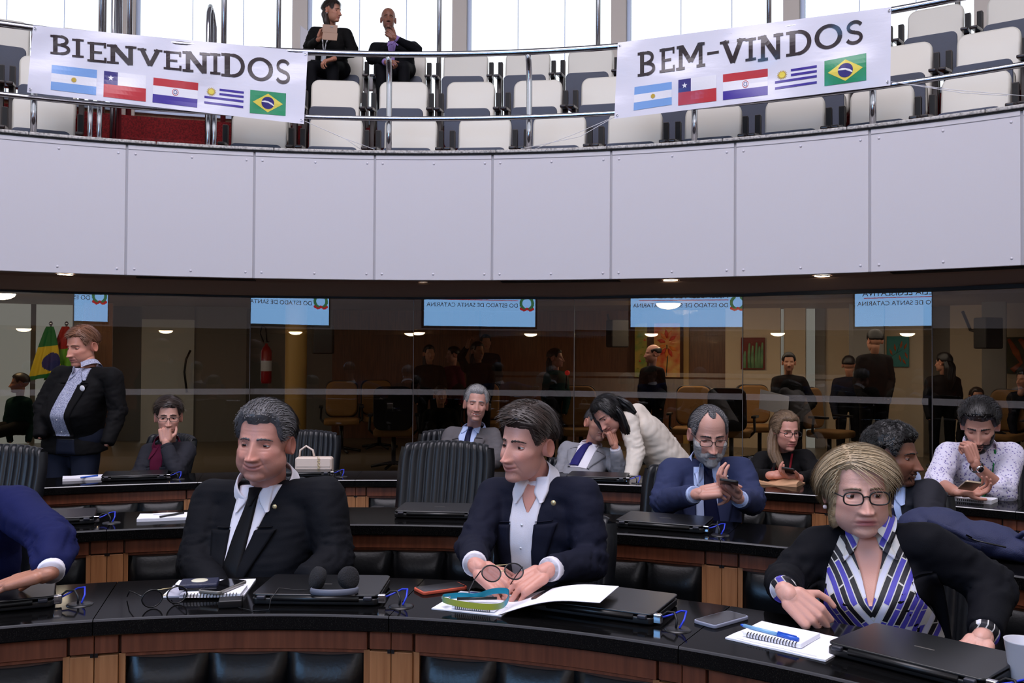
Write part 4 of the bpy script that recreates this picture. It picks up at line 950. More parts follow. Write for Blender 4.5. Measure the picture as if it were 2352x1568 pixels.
    # beard / moustache: raised patch over the jaw
    if h.get('beard'):
        sel=h['beard']; D2,LO2,LA2=dirs(96,70,.5); P2,i2=head_points(D2,h); ax=np.abs(P2[:,0]); z=P2[:,2]
        m=np.zeros(len(P2))
        if 'full' in sel: m=np.maximum(m,sstep(-.050,-.068,z+.30*np.maximum(0,.045-ax)*-1*0)*sstep(.55,.2,D2[:,1])); m=np.maximum(m,sstep(.038,.050,ax)*sstep(.0,-.03,z)*sstep(.35,.0,D2[:,1])*sstep(-.95,-.6,D2[:,1]))
        if 'goatee' in sel or 'full' in sel:
            m=np.maximum(m,np.exp(-(ax/.024)**6-((z+.0545)/.0075)**4)); m=np.maximum(m,np.exp(-((ax-.026)/.008)**2-((z+.073)/.02)**4)); m=np.maximum(m,np.exp(-(ax/.024)**4-((z+.105)/.020)**4))
        m=m*(1-.95*np.exp(-(ax/.019)**6-((z+.0705)/.0075)**4)); m=np.clip(m,0,1)
        off=-.004+m*(h.get('beardt',.009)+.002*wn(P2,160,5)+.0015*wn(P2,300,8)); VB=P2+D2*off[:,None]; FB=gridF(96,70); keep=m[FB].max(1)>.06
        VV=[VB];FF=[FB[keep]]
        rb=ribbons(dict(comb='down'),1500,VB,FB,m,LO2,seed=4,L=.012,w=.0006,steps=2,lift=.003)
        if rb is not None: VV.append(rb[0]); FF.append(rb[1]+len(VB))
        setp(mkobj('beard',toW(np.concatenate(VV)),np.concatenate(FF),h.get('beardmat','beard_grey'),root,origin=root_xy),kind='stuff')
    # glasses
    if h.get('glasses'):
        g=h['glasses']; b=MB(); w_,hh_=g.get('w',.024),g.get('h',.018); gy_=min(face(ex,.0)[1],face(ex,-.016)[1],face(ex*.55,-.016)[1]+.004)-.012; th=g.get('th',.0016); l=MB()
        for s in(-1,1):
            cx=s*.0325*wid; pts=[]
            for k in range(28):
                a=PI2*k/28; n_=g.get('sq',3.2); ca,sa=math.cos(a),math.sin(a); r_=(abs(ca)**n_+abs(sa)**n_)**(-1/n_); pts.append((cx+w_*r_*ca,gy_+.16*abs(abs(cx+w_*r_*ca)-.0)**1.5*.4,-.004+hh_*r_*sa*(1-.12*(sa<0))))
            b.tube([toW([p])[0] for p in pts],th*sc,g.get('m','black_plastic'),6,closed=True)
            if g.get('half'): pass
            ctr=AR(pts).mean(0); l.add([toW([ctr])[0]]+[toW([p])[0] for p in pts],[(0,k+1,(k+1)%28+1) for k in range(28)],'lens_glass')
            b.tube([toW([q])[0] for q in ((cx+s*w_,gy_+.004,.002),(s*.071*wid,-.040,.004),(s*.080*wid,.012,.004),(s*.080*wid,.026,-.012))],th*sc,g.get('m','black_plastic'),6)
        b.tube([toW([q])[0] for q in ((-.0095*wid,gy_,.0),(0,gy_-.003,.003),(.0095*wid,gy_,.0))],th*sc,g.get('m','black_plastic'),6)
        o=b.build('glasses',root); o.data.transform(Matrix.Translation(-Vector(root_xy))); o2=l.build('lenses',o); o2.data.transform(Matrix.Translation(-Vector(root_xy)))
    if h.get('earring'):
        for s in(-1,1): b=MB(); b.lathe([(0,.006),(.005,.004),(.006,0),(.005,-.004),(0,-.006)],'pearl',10,Matrix.Translation(Vector(toW([(s*.086*wid,.012,-.045)])[0]))); o=b.build('earring',root); o.data.transform(Matrix.Translation(-Vector(root_xy)))
    # ---- garment: torso and sleeves as one surface
    bw=sd/.185*bulk; L=np.linalg.norm(N-H); rings=[(-.06,.150,.115,0),(.0,.172,.125,.0),(.18,.174,.128+.5*belly,.45*belly),(.36,.172,.122+.95*belly,.8*belly),(.52,.172,.122+.6*belly+chest*.5,.55*belly+chest*.5),(.68,.176,.116+.2*belly+chest,.2*belly+chest*.8),(.80,.170,.102,.0),(.90,.120,.080,-.008),(.955,.074,.064,-.008),(.985,.050,.046,-.014),(.992,.040,.038,-.016)]
    G=GEO(); V=[];n=36
    for t,w_,d_,fo in rings:
        c=H+(N-H)*t+Fw*fo
        for j in range(n):
            a=PI2*j/n; ca,sa=math.cos(a),math.sin(a); r_=(abs(ca)**2.5+abs(sa)**2.5)**(-1/2.5); V.append(c+X*(w_*bw*r_*ca)+Fw*(d_*r_*sa*(.9+.1*bw)))
    G.loft(V,n)
    for i in(0,1):
        S=(SA,SB)[i]; ar=armr
        G.capsule(N-U*.052-Fw*.004,S-U*.006,.056,.058*ar,n=14)
        G.capsule(S-U*.010,ELB[i],.062*ar,.051*ar,n=16)
        if sleeve: G.capsule(ELB[i],WR[i],.051*ar,.040*ar,n=16,cap=.15)
        else: G.capsule(ELB[i],ELB[i]+(WR[i]-ELB[i])*.22,.056*ar,.053*ar,n=16)
    if hem is not None:   # jacket skirt reaching below the hips
        V=[]
        for t,w_,d_ in((0,.185,.135),(-hem*.5,.195,.140),(-hem,.198,.142)):
            c=H+U*t
            for j in range(n): a=PI2*j/n; ca,sa=math.cos(a),math.sin(a); r_=(abs(ca)**2.5+abs(sa)**2.5)**(-1/2.5); V.append(c+X*(w_*bw*r_*ca)+Fw*(d_*r_*sa))
        G.loft(V,n)
    vx=vox or (.0095 if hi else .016); GV,GF=G.remesh(vx,6,.5)
    # folds: stronger near elbows and armpits
    nn=vnormals(GV,GF); near=np.zeros(len(GV))
    for q in ELB: near=np.maximum(near,np.exp(-(np.linalg.norm(GV-q,axis=1)/.11)**2))
    for q in(SA,SB): near=np.maximum(near,.55*np.exp(-(np.linalg.norm(GV-(q-U*.10),axis=1)/.10)**2))
    sd_=int(abs(Hc[0])*1000)%97
    loc=np.stack([(GV-N)@X,(GV-N)@U,(GV-N)@Fw],1); f1=wn(loc*AR((1,1.6,1)),13,sd_); f2=wn(loc*AR((1,2.4,1)),26,sd_+1)
    GV=GV+nn*((f1*wrinkle*(.55+1.1*near)+(1-np.abs(f2))**3*wrinkle*1.6*near-f2*wrinkle*.35))[:,None]
    def uvset(o):
        me=o.data; uv=me.uv_layers.new(name='UVMap'); A=np.empty(len(me.vertices)*3,np.float32); me.vertices.foreach_get('co',A); A=A.reshape(-1,3)+AR(root_xy)-N; UV=np.stack([A@X,A@U],1); li=np.empty(len(me.loops),np.int32); me.loops.foreach_get('vertex_index',li); uv.data.foreach_set('uv',UV[li].astype(np.float32).ravel())
    gname=front.get('garment','jacket') if front else 'jacket'
    gar=mkobj(gname,GV,GF,jacket,root,origin=root_xy)
    if not sleeve:   # bare forearms
        g=GEO()
        for i in(0,1): g=GEO(); g.capsule(ELB[i],WR[i],.040,.029,n=14); VV,FF=g.remesh(.008,3); mkobj('forearm',VV,FF,'skin',root,np.tile(base*AR((.97,.88,.84)),(len(VV),1)),origin=root_xy)
    elif cuffs and cuff:
        for i in(0,1):
            if hands[i] is None: continue
            b=MB(); d=Vector(unit(WR[i]-ELB[i])); w0=Vector(WR[i]); b.tube([w0-d*.012,w0+d*.012,w0+d*.019,w0+d*.019,w0+d*.005],[.0355,.0350,.0345,.0325,.028],cuff,20,caps=True)
            o=b.build('shirt_cuff',root); o.data.transform(Matrix.Translation(-Vector(root_xy))); uvset(o)
    GT=GEO(); GT.add(G.V[0],[f_ for f_ in G.F if max(f_)<len(G.V[0])]); GT.capsule(N-U*.052-Fw*.004,SA-U*.006,.056,.05,n=14); GT.capsule(N-U*.052-Fw*.004,SB-U*.006,.056,.05,n=14); TV,TF=GT.remesh(.014,6,.5)
    pt=Patch(GV,GF,N,X,U,Fw,TV,TF,[(ELB[i],WR[i]) for i in(0,1)]+[((SA,SB)[i]*.35+ELB[i]*.65,ELB[i]) for i in(0,1)])
    if front:
        f=front
        def addp(nm,VF,m,par=root):
            o=mkobj(nm,VF[0],VF[1],m,par,origin=root_xy); me=o.data; uv=me.uv_layers.new(name='UVMap'); A=AR(VF[0])-N; UV=np.stack([A@X,A@U],1); li=np.empty(len(me.loops),np.int32); me.loops.foreach_get('vertex_index',li); uv.data.foreach_set('uv',UV[li].astype(np.float32).ravel()); return o
        if 'shirt' in f:   # list of (v,uL,uR)
            t=f['shirt']; ul=interp([(a,b) for a,b,c in t]); ur=interp([(a,c) for a,b,c in t]); v0,v1=t[0][0],t[-1][0]; vs_=np.linspace(v0,v1,26)
            shirt=addp('shirt',pt.strip(vs_,ul,ur,.004,10,.012),f.get('shirtmat','shirt_white'))
            if f.get('placket'):
                for v in np.linspace(f.get('pl0',v0-.09),v1+.03,f['placket']):
                    b=MB(); u=(ul(v)+ur(v))/2+f.get('plu',0); b.lathe([(0,.0025),(.004,.002),(.0045,0)],f.get('buttonmat','white_plastic'),8,Matrix.Translation(Vector(pt.at(u,v,.006)))@Vector(Fw).to_track_quat('Z','Y').to_matrix().to_4x4()); o=b.build('shirt_button',shirt); o.data.transform(Matrix.Translation(-Vector(root_xy)))
            if f.get('lapel',1):
                lw=f.get('lapw',.062); vn=f.get('notch',-.115)
                def wl(v):
                    if v>vn: return .020+.028*((v0-v)/(v0-vn))**.8
                    return lw*max(.12,1-((vn-v)/(vn-v1))**1.15)+.004
                for s,e in((-1,ul),(1,ur)):
                    up=np.linspace(v0+.012,vn+.004,8); lo_=np.linspace(vn-.004,v1,22)
                    for nm,vv in(('jacket_collar',up),('lapel',lo_)):
                        if s<0: VF=pt.strip(vv,lambda v:e(v)-wl(v),lambda v:e(v)+.004,.0115,6,.014,.003)
                        else: VF=pt.strip(vv,lambda v:e(v)-.004,lambda v:e(v)+wl(v),.0115,6,.014,.003)
                        addp(nm,VF,f.get('lapmat',jacket))
        if 'low' in f:
            t=f['low']
            for a_,b_ in zip(t[:-1],t[1:]): addp('belt' if b_[3]=='black_plastic' else 'trouser_front',pt.strip(np.linspace(a_[0],b_[0],6),interp([(a_[0],a_[1]),(b_[0],b_[1])]),interp([(a_[0],a_[2]),(b_[0],b_[2])]),.006,8,.012),b_[3])
        if 'skinv' in f:
            t=f['skinv']; VF=pt.strip(np.linspace(t[0][0],t[-1][0],16),interp([(a,b) for a,b,c in t]),interp([(a,c) for a,b,c in t]),.007,6,.010); mkobj('open_neck',VF[0],VF[1],'skin',root,np.tile(base*AR((1,.9,.88)),(len(VF[0]),1)),origin=root_xy)
        if f.get('tie'):
            tp=f['tie']; c0=interp([(a,b) for a,b,c in tp]); hw=interp([(a,c) for a,b,c in tp]); vs_=np.linspace(tp[0][0],tp[-1][0],24)
            t_=addp('tie',pt.strip(vs_,lambda v:c0(v)-hw(v),lambda v:c0(v)+hw(v),.012,6,.012,.004),f.get('tiemat','tie_black'))
            kv=f.get('knot',tp[0][0]); VF=pt.strip(np.linspace(kv+.020,kv-.026,7),lambda v:c0(v)-.016-.35*(v-kv),lambda v:c0(v)+.016+.35*(v-kv),.020,6,.02,.006); addp('tie_knot',VF,f.get('tiemat','tie_black'),t_)
        if f.get('collar'):
            b=MB(); ax_=unit(nt-nb_); cx_=unit(np.cross(Fw,ax_)); fy=np.cross(ax_,cx_); c=N+ax_*f.get('cz',-.004); G2=[]; op_=f['collar'].get('open',8) if isinstance(f['collar'],dict) else 8; cr=f.get('cr',.062)*neckw*sc
            fwd=Fw-ax_*np.dot(Fw,ax_); fwd=unit(fwd); sx_=np.cross(ax_,fwd)*-1; sx_=X-ax_*np.dot(X,ax_); sx_=unit(sx_)
            for zz,rr in((-.012,1.10),(.012,1.03),(.030,1.0),(.034,1.03),(.026,1.08),(-.004,1.20),(-.016,1.26)):
                row=[]
                for k in range(33):
                    a=rad(op_+(360-2*op_)*k/32); dip=-.020*max(0,math.cos(a))**1.5
                    row.append(c+ax_*(zz+dip)+cr*rr*(math.cos(a)*fwd+math.sin(a)*sx_))
                G2.append(row)
            b.grid(G2,f.get('shirtmat','shirt_white')); o=b.build('shirt_collar',root); o.data.transform(Matrix.Translation(-Vector(root_xy))); uvset(o)
            cw=f.get('cleaf',.036); sp=f.get('cspread',.03)
            for s in(() if f.get('noleaf') else (-1,1)):
                cu=f.get('cu',0); vt=f.get('cv',-.012)
                e1=interp([(vt+.012,cu+s*.012),(vt-.030,cu+s*(.010+sp*.5)),(vt-.058,cu+s*(.022+sp))]); e2=interp([(vt+.012,cu+s*.058),(vt-.030,cu+s*(.060)),(vt-.058,cu+s*(.030+sp))])
                lo_,hi_=(e2,e1) if s<0 else (e1,e2)
                addp('collar_leaf',pt.strip(np.linspace(vt+.012,vt-.058,10),lo_,hi_,.0135,5,.012,.002),f.get('shirtmat','shirt_white'))
        for pn_ in f.get('pins',()):
            b=MB(); b.lathe([(0,.004),(.006,.0035),(.008,.001),(.008,0)],pn_[2],14,Matrix.Translation(Vector(pt.at(pn_[0],pn_[1],.019)))@Vector(Fw).to_track_quat('Z','Y').to_matrix().to_4x4()@Matrix.Diagonal((pn_[3] if len(pn_)>3 else 1,pn_[3] if len(pn_)>3 else 1,1,1))); o=b.build('lapel_pin',root); o.data.transform(Matrix.Translation(-Vector(root_xy)))
        if f.get('lanyard'):
            ly=f['lanyard']; 
            for s in(-1,1):
                VF=pt.strip(np.linspace(.0,ly['v'],14),lambda v:(s*.055*(1-(v/ly['v']))+ly.get('u',0)*(v/ly['v']))-.006,lambda v:(s*.055*(1-(v/ly['v']))+ly.get('u',0)*(v/ly['v']))+.006,.014,2,.004); addp('lanyard',VF,ly['m'])
            if ly.get('badge'):
                VF=pt.strip(np.linspace(ly['v'],ly['v']-.085,4),lambda v:ly.get('u',0)-.028,lambda v:ly.get('u',0)+.028,.016,2,.004); addp('name_badge',VF,'badge_white')
    if KN:
        g=GEO(); g.capsule(H-hx,H+hx,.115*bulk,.115*bulk,n=14)
        for k in range(2): g.capsule(H+(-hx if k==0 else hx),KN[k],.095*bulk,.068,n=14); g.capsule(KN[k],FT[k]+AR((0,0,.05)),.066,.056,n=14)
        VV,FF=g.remesh(.016,5); VV=VV+vnormals(VV,FF)*(wn(VV,16,3)*.004)[:,None]; mkobj('trousers',VV,FF,trousers,root,origin=root_xy)
        for k in range(2):
            b=MB(); P0=Vector(FT[k]); b.tube([P0+Vector(Ff)*-.06+Vector((0,0,-.02)),P0+Vector(Ff)*.05+Vector((0,0,-.025)),P0+Vector(Ff)*.17+Vector((0,0,-.035)),P0+Vector(Ff)*.20+Vector((0,0,-.04))],[.042,.043,.034,.015],'black_plastic',12)
            o=b.build('shoe',root); o.data.transform(Matrix.Translation(-Vector(root_xy)))
    return dict(root=root,pt=pt,toW=toW,WR=WR,ELB=ELB,N=N,X=X,U=U,Fw=Fw,origin=root_xy)
# cloths
def cloth(n,c,c2=None,rough=.75,**k): mat(n,c,rough,spec=.12,bump=.10,bscale=380,**({} if c2 is None else dict(col2=c2,cscale=260)),**k)
cloth('suit_black',(14,15,20)); cloth('suit_navy',(21,23,38)); cloth('suit_blue',(38,48,92)); cloth('suit_royal',(22,27,70)); cloth('suit_steel',(46,53,84)); cloth('suit_grey',(92,88,90)); cloth('suit_lightgrey',(134,134,140)); cloth('suit_charcoal',(40,40,46)); cloth('knit_black',(11,12,18)); cloth('blazer_black',(16,15,16)); cloth('coat_cream',(214,204,192)); cloth('green_top',(20,50,46)); cloth('lobby_dark',(14,14,16)); cloth('lobby_navy',(16,18,30))
cloth('shirt_white',(222,219,228)); cloth('shirt_lightblue',(176,192,230)); cloth('shirt_purple',(150,126,186)); cloth('shirt_wine',(88,22,48)); cloth('tie_black',(14,14,17),rough=.5); cloth('tie_navy',(18,22,52),rough=.5); cloth('tie_indigo',(36,34,96),rough=.5); cloth('trousers_black',(18,18,22)); cloth('trousers_navy',(26,30,44)); mat('pearl',(230,215,220),.2); mat('badge_white',(220,220,226),.4); mat('pin_gold',(214,196,150),.3,metal=.6); cloth('lanyard_green',(40,120,70)); cloth('lanyard_red',(130,30,40))
# ================================================================ PEOPLE: the cast
def blouse():
    m=bpy.data.materials.new('blouse_print'); m.use_nodes=True; nt=m.node_tree; N=nt.nodes; L=nt.links; b=N['Principled BSDF']; b.inputs['Roughness'].default_value=.6
    tc=N.new('ShaderNodeTexCoord'); sp=N.new('ShaderNodeSeparateXYZ'); L.new(tc.outputs['UV'],sp.inputs[0])
    ab=N.new('ShaderNodeMath'); ab.operation='ABSOLUTE'; L.new(sp.outputs[0],ab.inputs[0]); cb=N.new('ShaderNodeCombineXYZ'); L.new(ab.outputs[0],cb.inputs[0]); L.new(sp.outputs[1],cb.inputs[1])
    mp=N.new('ShaderNodeMapping'); mp.inputs['Rotation'].default_value=(0,0,rad(-58)); L.new(cb.outputs[0],mp.inputs[0])
    br=N.new('ShaderNodeTexBrick'); L.new(mp.outputs[0],br.inputs[0]); br.inputs['Scale'].default_value=10; br.inputs['Mortar Size'].default_value=.014; br.inputs['Mortar Smooth'].default_value=0; br.inputs['Bias'].default_value=.0; br.inputs['Brick Width'].default_value=.95; br.inputs['Row Height'].default_value=.16
    br.inputs['Color1'].default_value=(0,0,0,1); br.inputs['Color2'].default_value=(1,1,1,1); br.inputs['Mortar'].default_value=(.97,.97,.97,1)
    r=N.new('ShaderNodeValToRGB'); r.color_ramp.interpolation='CONSTANT'; L.new(br.outputs[0],r.inputs[0]); e=r.color_ramp.elements
    e[0].color=(*lin((14,13,20)),1); e[0].position=0; e[1].color=(*lin((76,68,176)),1); e[1].position=.36
    for p,c in((.62,(214,214,232)),(.76,(20,18,28)),(.90,(206,204,200))): q=e.new(p); q.color=(*lin(c),1)
    L.new(r.outputs[0],b.inputs['Base Color']); MATS['blouse_print']=m
blouse()
def dots(name,c1,c2,scale,th):
    m=bpy.data.materials.new(name); m.use_nodes=True; nt=m.node_tree; N=nt.nodes; L=nt.links; b=N['Principled BSDF']; b.inputs['Roughness'].default_value=.7
    tc=N.new('ShaderNodeTexCoord'); v=N.new('ShaderNodeTexVoronoi'); v.inputs['Scale'].default_value=scale; L.new(tc.outputs['Object'],v.inputs[0]); r=N.new('ShaderNodeValToRGB'); r.color_ramp.interpolation='CONSTANT'; L.new(v.outputs['Distance'],r.inputs[0])
    r.color_ramp.elements[0].color=(*lin(c2),1); r.color_ramp.elements[1].color=(*lin(c1),1); r.color_ramp.elements[1].position=th; L.new(r.outputs[0],b.inputs['Base Color']); MATS[name]=m
dots('shirt_dots',(214,210,228),(120,110,170),75,.30); dots('shirt_check',(168,170,190),(96,100,130),190,.42)
FIST=(1.15,1.2,1.2,1.2)
# --- front row
A1=person('heavy man in black suit with black tie at the front desk',dict(c=(605,1016,3.06),s=1.01,yaw=-7,pitch=2,roll=2,wide=1.07,jaw=1.16,jowl=1.0,old=1,smile=.95,hair='hair_grey',zf=.060,recede=.006,comb='back',ttop=.024,tfront=.018,tside=.005,tback=.010,amp=.005,nose=1.2,open=.8,lift=.005,gaze=(-12,4),seed=3,nstr=4000),
 ((488,1140,3.18),(744,1136,3.08)),(606,None,3.2),((450,1292,3.06),(770,1288,3.0)),((505,1365,2.84),(700,1335,2.86)),jacket='suit_black',bulk=1.12,belly=.055,armr=1.16,skin=(206,150,132),neckw=1.32,
 front=dict(shirt=[(.0,-.075,.075),(-.10,-.078,.030),(-.20,-.074,-.008),(-.33,-.056,-.048)],tie=[(-.025,-.010,.016),(-.12,-.026,.026),(-.31,-.05,.034)],knot=-.022,collar=True,cleaf=.04,cspread=.03,cu=-.008,pins=[(.075,-.055,'pin_gold')],tiemat='tie_black'))
A2=person('man in navy jacket and open white collar holding glasses',dict(c=(1208,1018,2.97),s=.985,yaw=-40,pitch=4,roll=4,wide=.95,jaw=1.0,old=.25,smile=.6,hair='hair_brown',zf=.056,comb='side',part=.03,ttop=.022,tfront=.018,tside=.009,tback=.012,amp=.005,nose=1.12,open=1.05,gaze=(-10,3),seed=5,quiff=.008),
 ((1136,1132,3.08),(1338,1130,2.94)),(1250,None,3.05),((1088,1258,2.90),(1358,1292,2.86)),((1090,1293,2.68),(1268,1306,2.66)),
 (dict(dir=(.72,-.42,-.42),palm=(.35,.25,-.9),curl=(.45,.5,.6,.7),thumb=(.5,.3)),dict(dir=(-.80,-.36,-.36),palm=(-.25,.25,-.9),curl=(.45,.55,.65,.75),thumb=(.5,.3))),jacket='suit_navy',skin=(220,166,148),
 front=dict(shirt=[(.0,-.052,.060),(-.09,-.055,.040),(-.20,-.060,.022),(-.36,-.062,.012)],skinv=[(.008,-.030,.044),(-.05,-.016,.026),(-.085,.002,.008)],collar=dict(open=24),cspread=.018,cu=.004,cv=.0,placket=4,pl0=-.12,pins=[(.088,-.06,'pin_gold',1.1)],lapw=.060))
A3=person('fair haired woman in patterned blouse and black knit cardigan',dict(c=(1972,1128,2.62),s=1.0,yaw=-8,pitch=2,roll=-2,wide=1.04,jaw=1.12,jowl=.8,old=.75,smile=-.25,hair='hair_blonde',style='bob',zf=.064,zs=-.10,zb=-.105,coverear=1,hang=.012,comb='side',part=-.032,ttop=.015,tfront=.010,tside=.010,tback=.013,amp=.003,nose=1.0,open=1.2,gaze=(16,2),seed=8,slen=.10,nstr=9000,lip=(168,70,84),noear=0,glasses=dict(w=.0255,h=.0185,sq=2.8,th=.0022),earring=1,browmat='hair_darkblonde',browh=.0045),
 ((1885,1252,2.70),(2128,1246,2.56)),(2030,None,2.72),((1806,1330,2.66),(2282,1345,2.52)),((1800,1352,2.44),(2262,1448,2.36)),
 (dict(dir=(.62,-.50,-.55),palm=(.1,.9,-.3),curl=(.85,.95,1.0,1.05),thumb=(.7,.5),s=.98),dict(dir=(-.66,-.60,-.42),palm=(.1,.35,-.9),curl=(.8,.9,.95,1.0),s=.98)),jacket='knit_black',skin=(224,178,160),bulk=1.06,belly=.02,chest=.03,armr=1.1,cuff='blouse_print',
 front=dict(garment='cardigan',shirt=[(.0,-.075,.072),(-.07,-.115,.098),(-.16,-.132,.122),(-.26,-.128,.140),(-.36,-.12,.155)],shirtmat='blouse_print',lapel=1,lapw=.05,notch=-.10,skinv=[(-.004,-.048,.044),(-.06,-.030,.030),(-.135,-.004,.004)],collar=dict(open=34),cspread=.045,cv=.004))
A0=person('man in bright blue suit reaching over the left desk',dict(c=(-95,985,2.9),s=1.0,yaw=20,hair='hair_brown',nstr=500),
 ((-195,1160,3.0),(36,1158,2.80)),(-95,None,3.0),((-270,1280,2.9),(128,1250,2.62)),((-200,1350,2.7),(118,1306,2.52)),
 (None,dict(dir=(-.93,-.18,-.20),palm=(0,.1,-1),curl=(.12,.14,.18,.24),spread=.05)),jacket='suit_royal',skin='olive',armr=1.12,
 front=dict(shirt=[(.0,-.05,.05),(-.25,-.02,.02)],collar=True))
# --- second row
A4=person('bearded man in blue suit looking at his phone',dict(c=(1629,998,4.12),s=1.03,yaw=0,pitch=16,roll=0,wide=.98,old=.6,hair='hair_grey',zf=.082,recede=.022,comb='back',ttop=.006,tfront=.003,tside=.009,tback=.012,open=.35,nose=1.1,beard=('full',),beardt=.012,glasses=dict(w=.025,h=.016,sq=3.2,th=.0014),browmat='beard_dark',seed=11,lift=.002,gaze=(0,20)),
 ((1544,1078,4.22),(1700,1076,4.18)),(1628,None,4.28),((1524,1152,4.08),(1728,1152,4.04)),((1592,1136,3.80),(1700,1146,3.80)),
 (dict(dir=(.86,-.25,.22),palm=(.2,.5,-.8),curl=(.25,.8,.95,1.0),thumb=(.6,.4)),dict(dir=(-.62,-.30,.50),palm=(-.45,-.2,.75),curl=(.55,.6,.65,.7),thumb=(.5,.4),tdir=(.6,.7,.1))),jacket='suit_steel',skin=(206,160,142),cuff='shirt_lightblue',bulk=1.04,belly=.03,armr=1.08,
 front=dict(shirt=[(.0,-.055,.060),(-.12,-.058,.045),(-.24,-.060,.040),(-.38,-.055,.055)],tie=[(-.02,.004,.016),(-.14,.006,.028),(-.36,.020,.042)],knot=-.018,collar=True,cv=-.028,cz=-.022,shirtmat='shirt_lightblue',tiemat='tie_navy',pins=[(.088,-.070,'pin_gold',.9),(.086,-.052,'steel',.8)]))
A6=person('curly haired man in charcoal suit smiling to the right',dict(c=(2052,1046,3.86),s=1.02,yaw=50,pitch=4,hair='hair_black',zf=.056,comb='curl',ttop=.024,tfront=.020,tside=.016,tback=.02,amp=.006,smile=.9,teeth=1,stubble=.7,open=.8,nose=1.1,beard=('goatee',),beardmat='beard_dark',beardt=.004,seed=13,slen=.012,nstr=3000,lift=.006,zb=-.06),
 ((2018,1140,4.02),(2132,1128,3.80)),(2070,None,4.0),((1990,1250,3.9),(2135,1230,3.66)),((2060,1290,3.6),(2110,1290,3.5)),jacket='suit_charcoal',skin='brown',
 front=dict(shirt=[(.0,-.05,.05),(-.25,-.03,.03)],collar=True,shirtmat='shirt_lightblue',tie=[(-.03,0,.018),(-.25,0,.03)],tiemat='tie_navy'))
# --- third row
A5=person('fair haired woman in black blazer with phone and paper bag',dict(c=(1806,990,5.58),s=.95,yaw=10,pitch=6,wide=.95,old=.4,smile=-.2,hair='hair_darkblonde',zf=.066,zs=-.02,coverear=1,comb='back',ttop=.014,tside=.012,tback=.02,nose=1.0,glasses=dict(w=.025,h=.017,th=.0018),lip=(176,80,80),seed=17,nstr=2000,gaze=(14,4),
   locks=[([(-.055,.03,.02),(-.078,.02,-.06),(-.085,-.01,-.13),(-.06,-.045,-.20),(-.045,-.06,-.235)],[.03,.036,.038,.03,.008],.55,.5),([(.0,.08,.03),(.0,.095,-.06),(.0,.08,-.14)],[.05,.06,.04],.5,.2)]),
 ((1752,1054,5.70),(1848,1050,5.62)),(1806,None,5.74),((1733,1098,5.55),(1880,1098,5.5)),((1766,1092,5.36),(1838,1098,5.34)),
 (dict(dir=(.88,-.3,.15),palm=(.1,.3,-.9),curl=(.4,.5,.7,.8)),dict(dir=(-.8,-.35,.15),palm=(-.2,-.2,.9),curl=(.5,.6,.7,.7))),jacket='blazer_black',skin='pink',cuffs=False,
 front=dict(shirt=[(.0,-.055,.055),(-.22,-.03,.03)],shirtmat='blazer_black',lanyard=dict(v=-.20,m='lanyard_red')))
A7=person('bearded man in white patterned shirt with hand to mouth',dict(c=(2250,978,4.84),s=1.06,yaw=-30,pitch=24,hair='hair_black',zf=.058,comb='back',ttop=.030,tfront=.022,tside=.009,tback=.012,amp=.005,stubble=.6,beard=('full',),beardmat='beard_dark',beardt=.006,open=.3,gaze=(0,25),seed=19,quiff=.010,browh=.007),
 ((2180,1038,5.02),(2322,1040,4.98)),(2252,None,5.14),((2152,1108,4.86),(2306,1128,4.76)),((2192,1128,4.66),(2246,1074,4.70)),
 (dict(dir=(.90,-.28,.10),palm=(.1,-.45,.75),curl=(.5,.55,.6,.6),tdir=(.6,.7,.2)),dict(dir=(-.22,.12,.95),palm=(-.35,.85,.1),curl=FIST,thumb=(.8,.6))),jacket='shirt_dots',skin=(200,152,132),sleeve=False,armr=1.12,trousers='trousers_navy',bulk=1.05,
 front=dict(garment='shirt',collar=dict(open=22),shirtmat='shirt_dots',cspread=.03,lanyard=dict(v=-.24,m='lanyard_green',badge=1)))
A8=person('smiling silver haired man in grey suit leaning back',dict(c=(1094,928,6.28),s=1.0,yaw=6,pitch=-2,roll=5,wide=.96,smile=1,teeth=1,old=.6,hair='hair_silver',zf=.064,comb='back',ttop=.016,tside=.006,tback=.008,open=.6,seed=23,nstr=1500,amp=.005,lift=.006),
 ((1038,998,6.40),(1132,1000,6.36)),(1086,None,6.2),((1024,1050,6.28),(1142,1052,6.25)),((1078,1078,6.0),(1098,1082,5.98)),jacket='suit_grey',skin=(204,156,138),armr=1.1,
 front=dict(shirt=[(.0,-.06,.055),(-.10,-.075,.045),(-.30,-.05,.03)],shirtmat='shirt_lightblue',collar=True,tie=[(-.02,-.004,.015),(-.30,-.014,.026)],tiemat='tie_navy'))
A9=person('man in light grey suit and purple blue tie leaning back',dict(c=(1374,972,6.3),s=.98,yaw=20,roll=10,hair='hair_grey',zf=.066,ttop=.008,tside=.007,nstr=800,seed=25),
 ((1304,1030,6.36),(1402,1046,6.28)),(1330,None,6.1),((1290,1090,6.2),(1424,1086,6.12)),((1330,1110,6.0),(1414,1034,6.06)),
 (None,dict(dir=(-.25,.1,.95),palm=(-.6,.6,.1),curl=(.9,1,1,1))),jacket='suit_lightgrey',skin=(196,146,124),
 front=dict(shirt=[(.0,-.045,.07),(-.12,-.06,.07),(-.28,-.07,.05)],collar=True,tie=[(-.02,.006,.016),(-.16,-.025,.028),(-.27,-.045,.032)],tiemat='tie_indigo'))
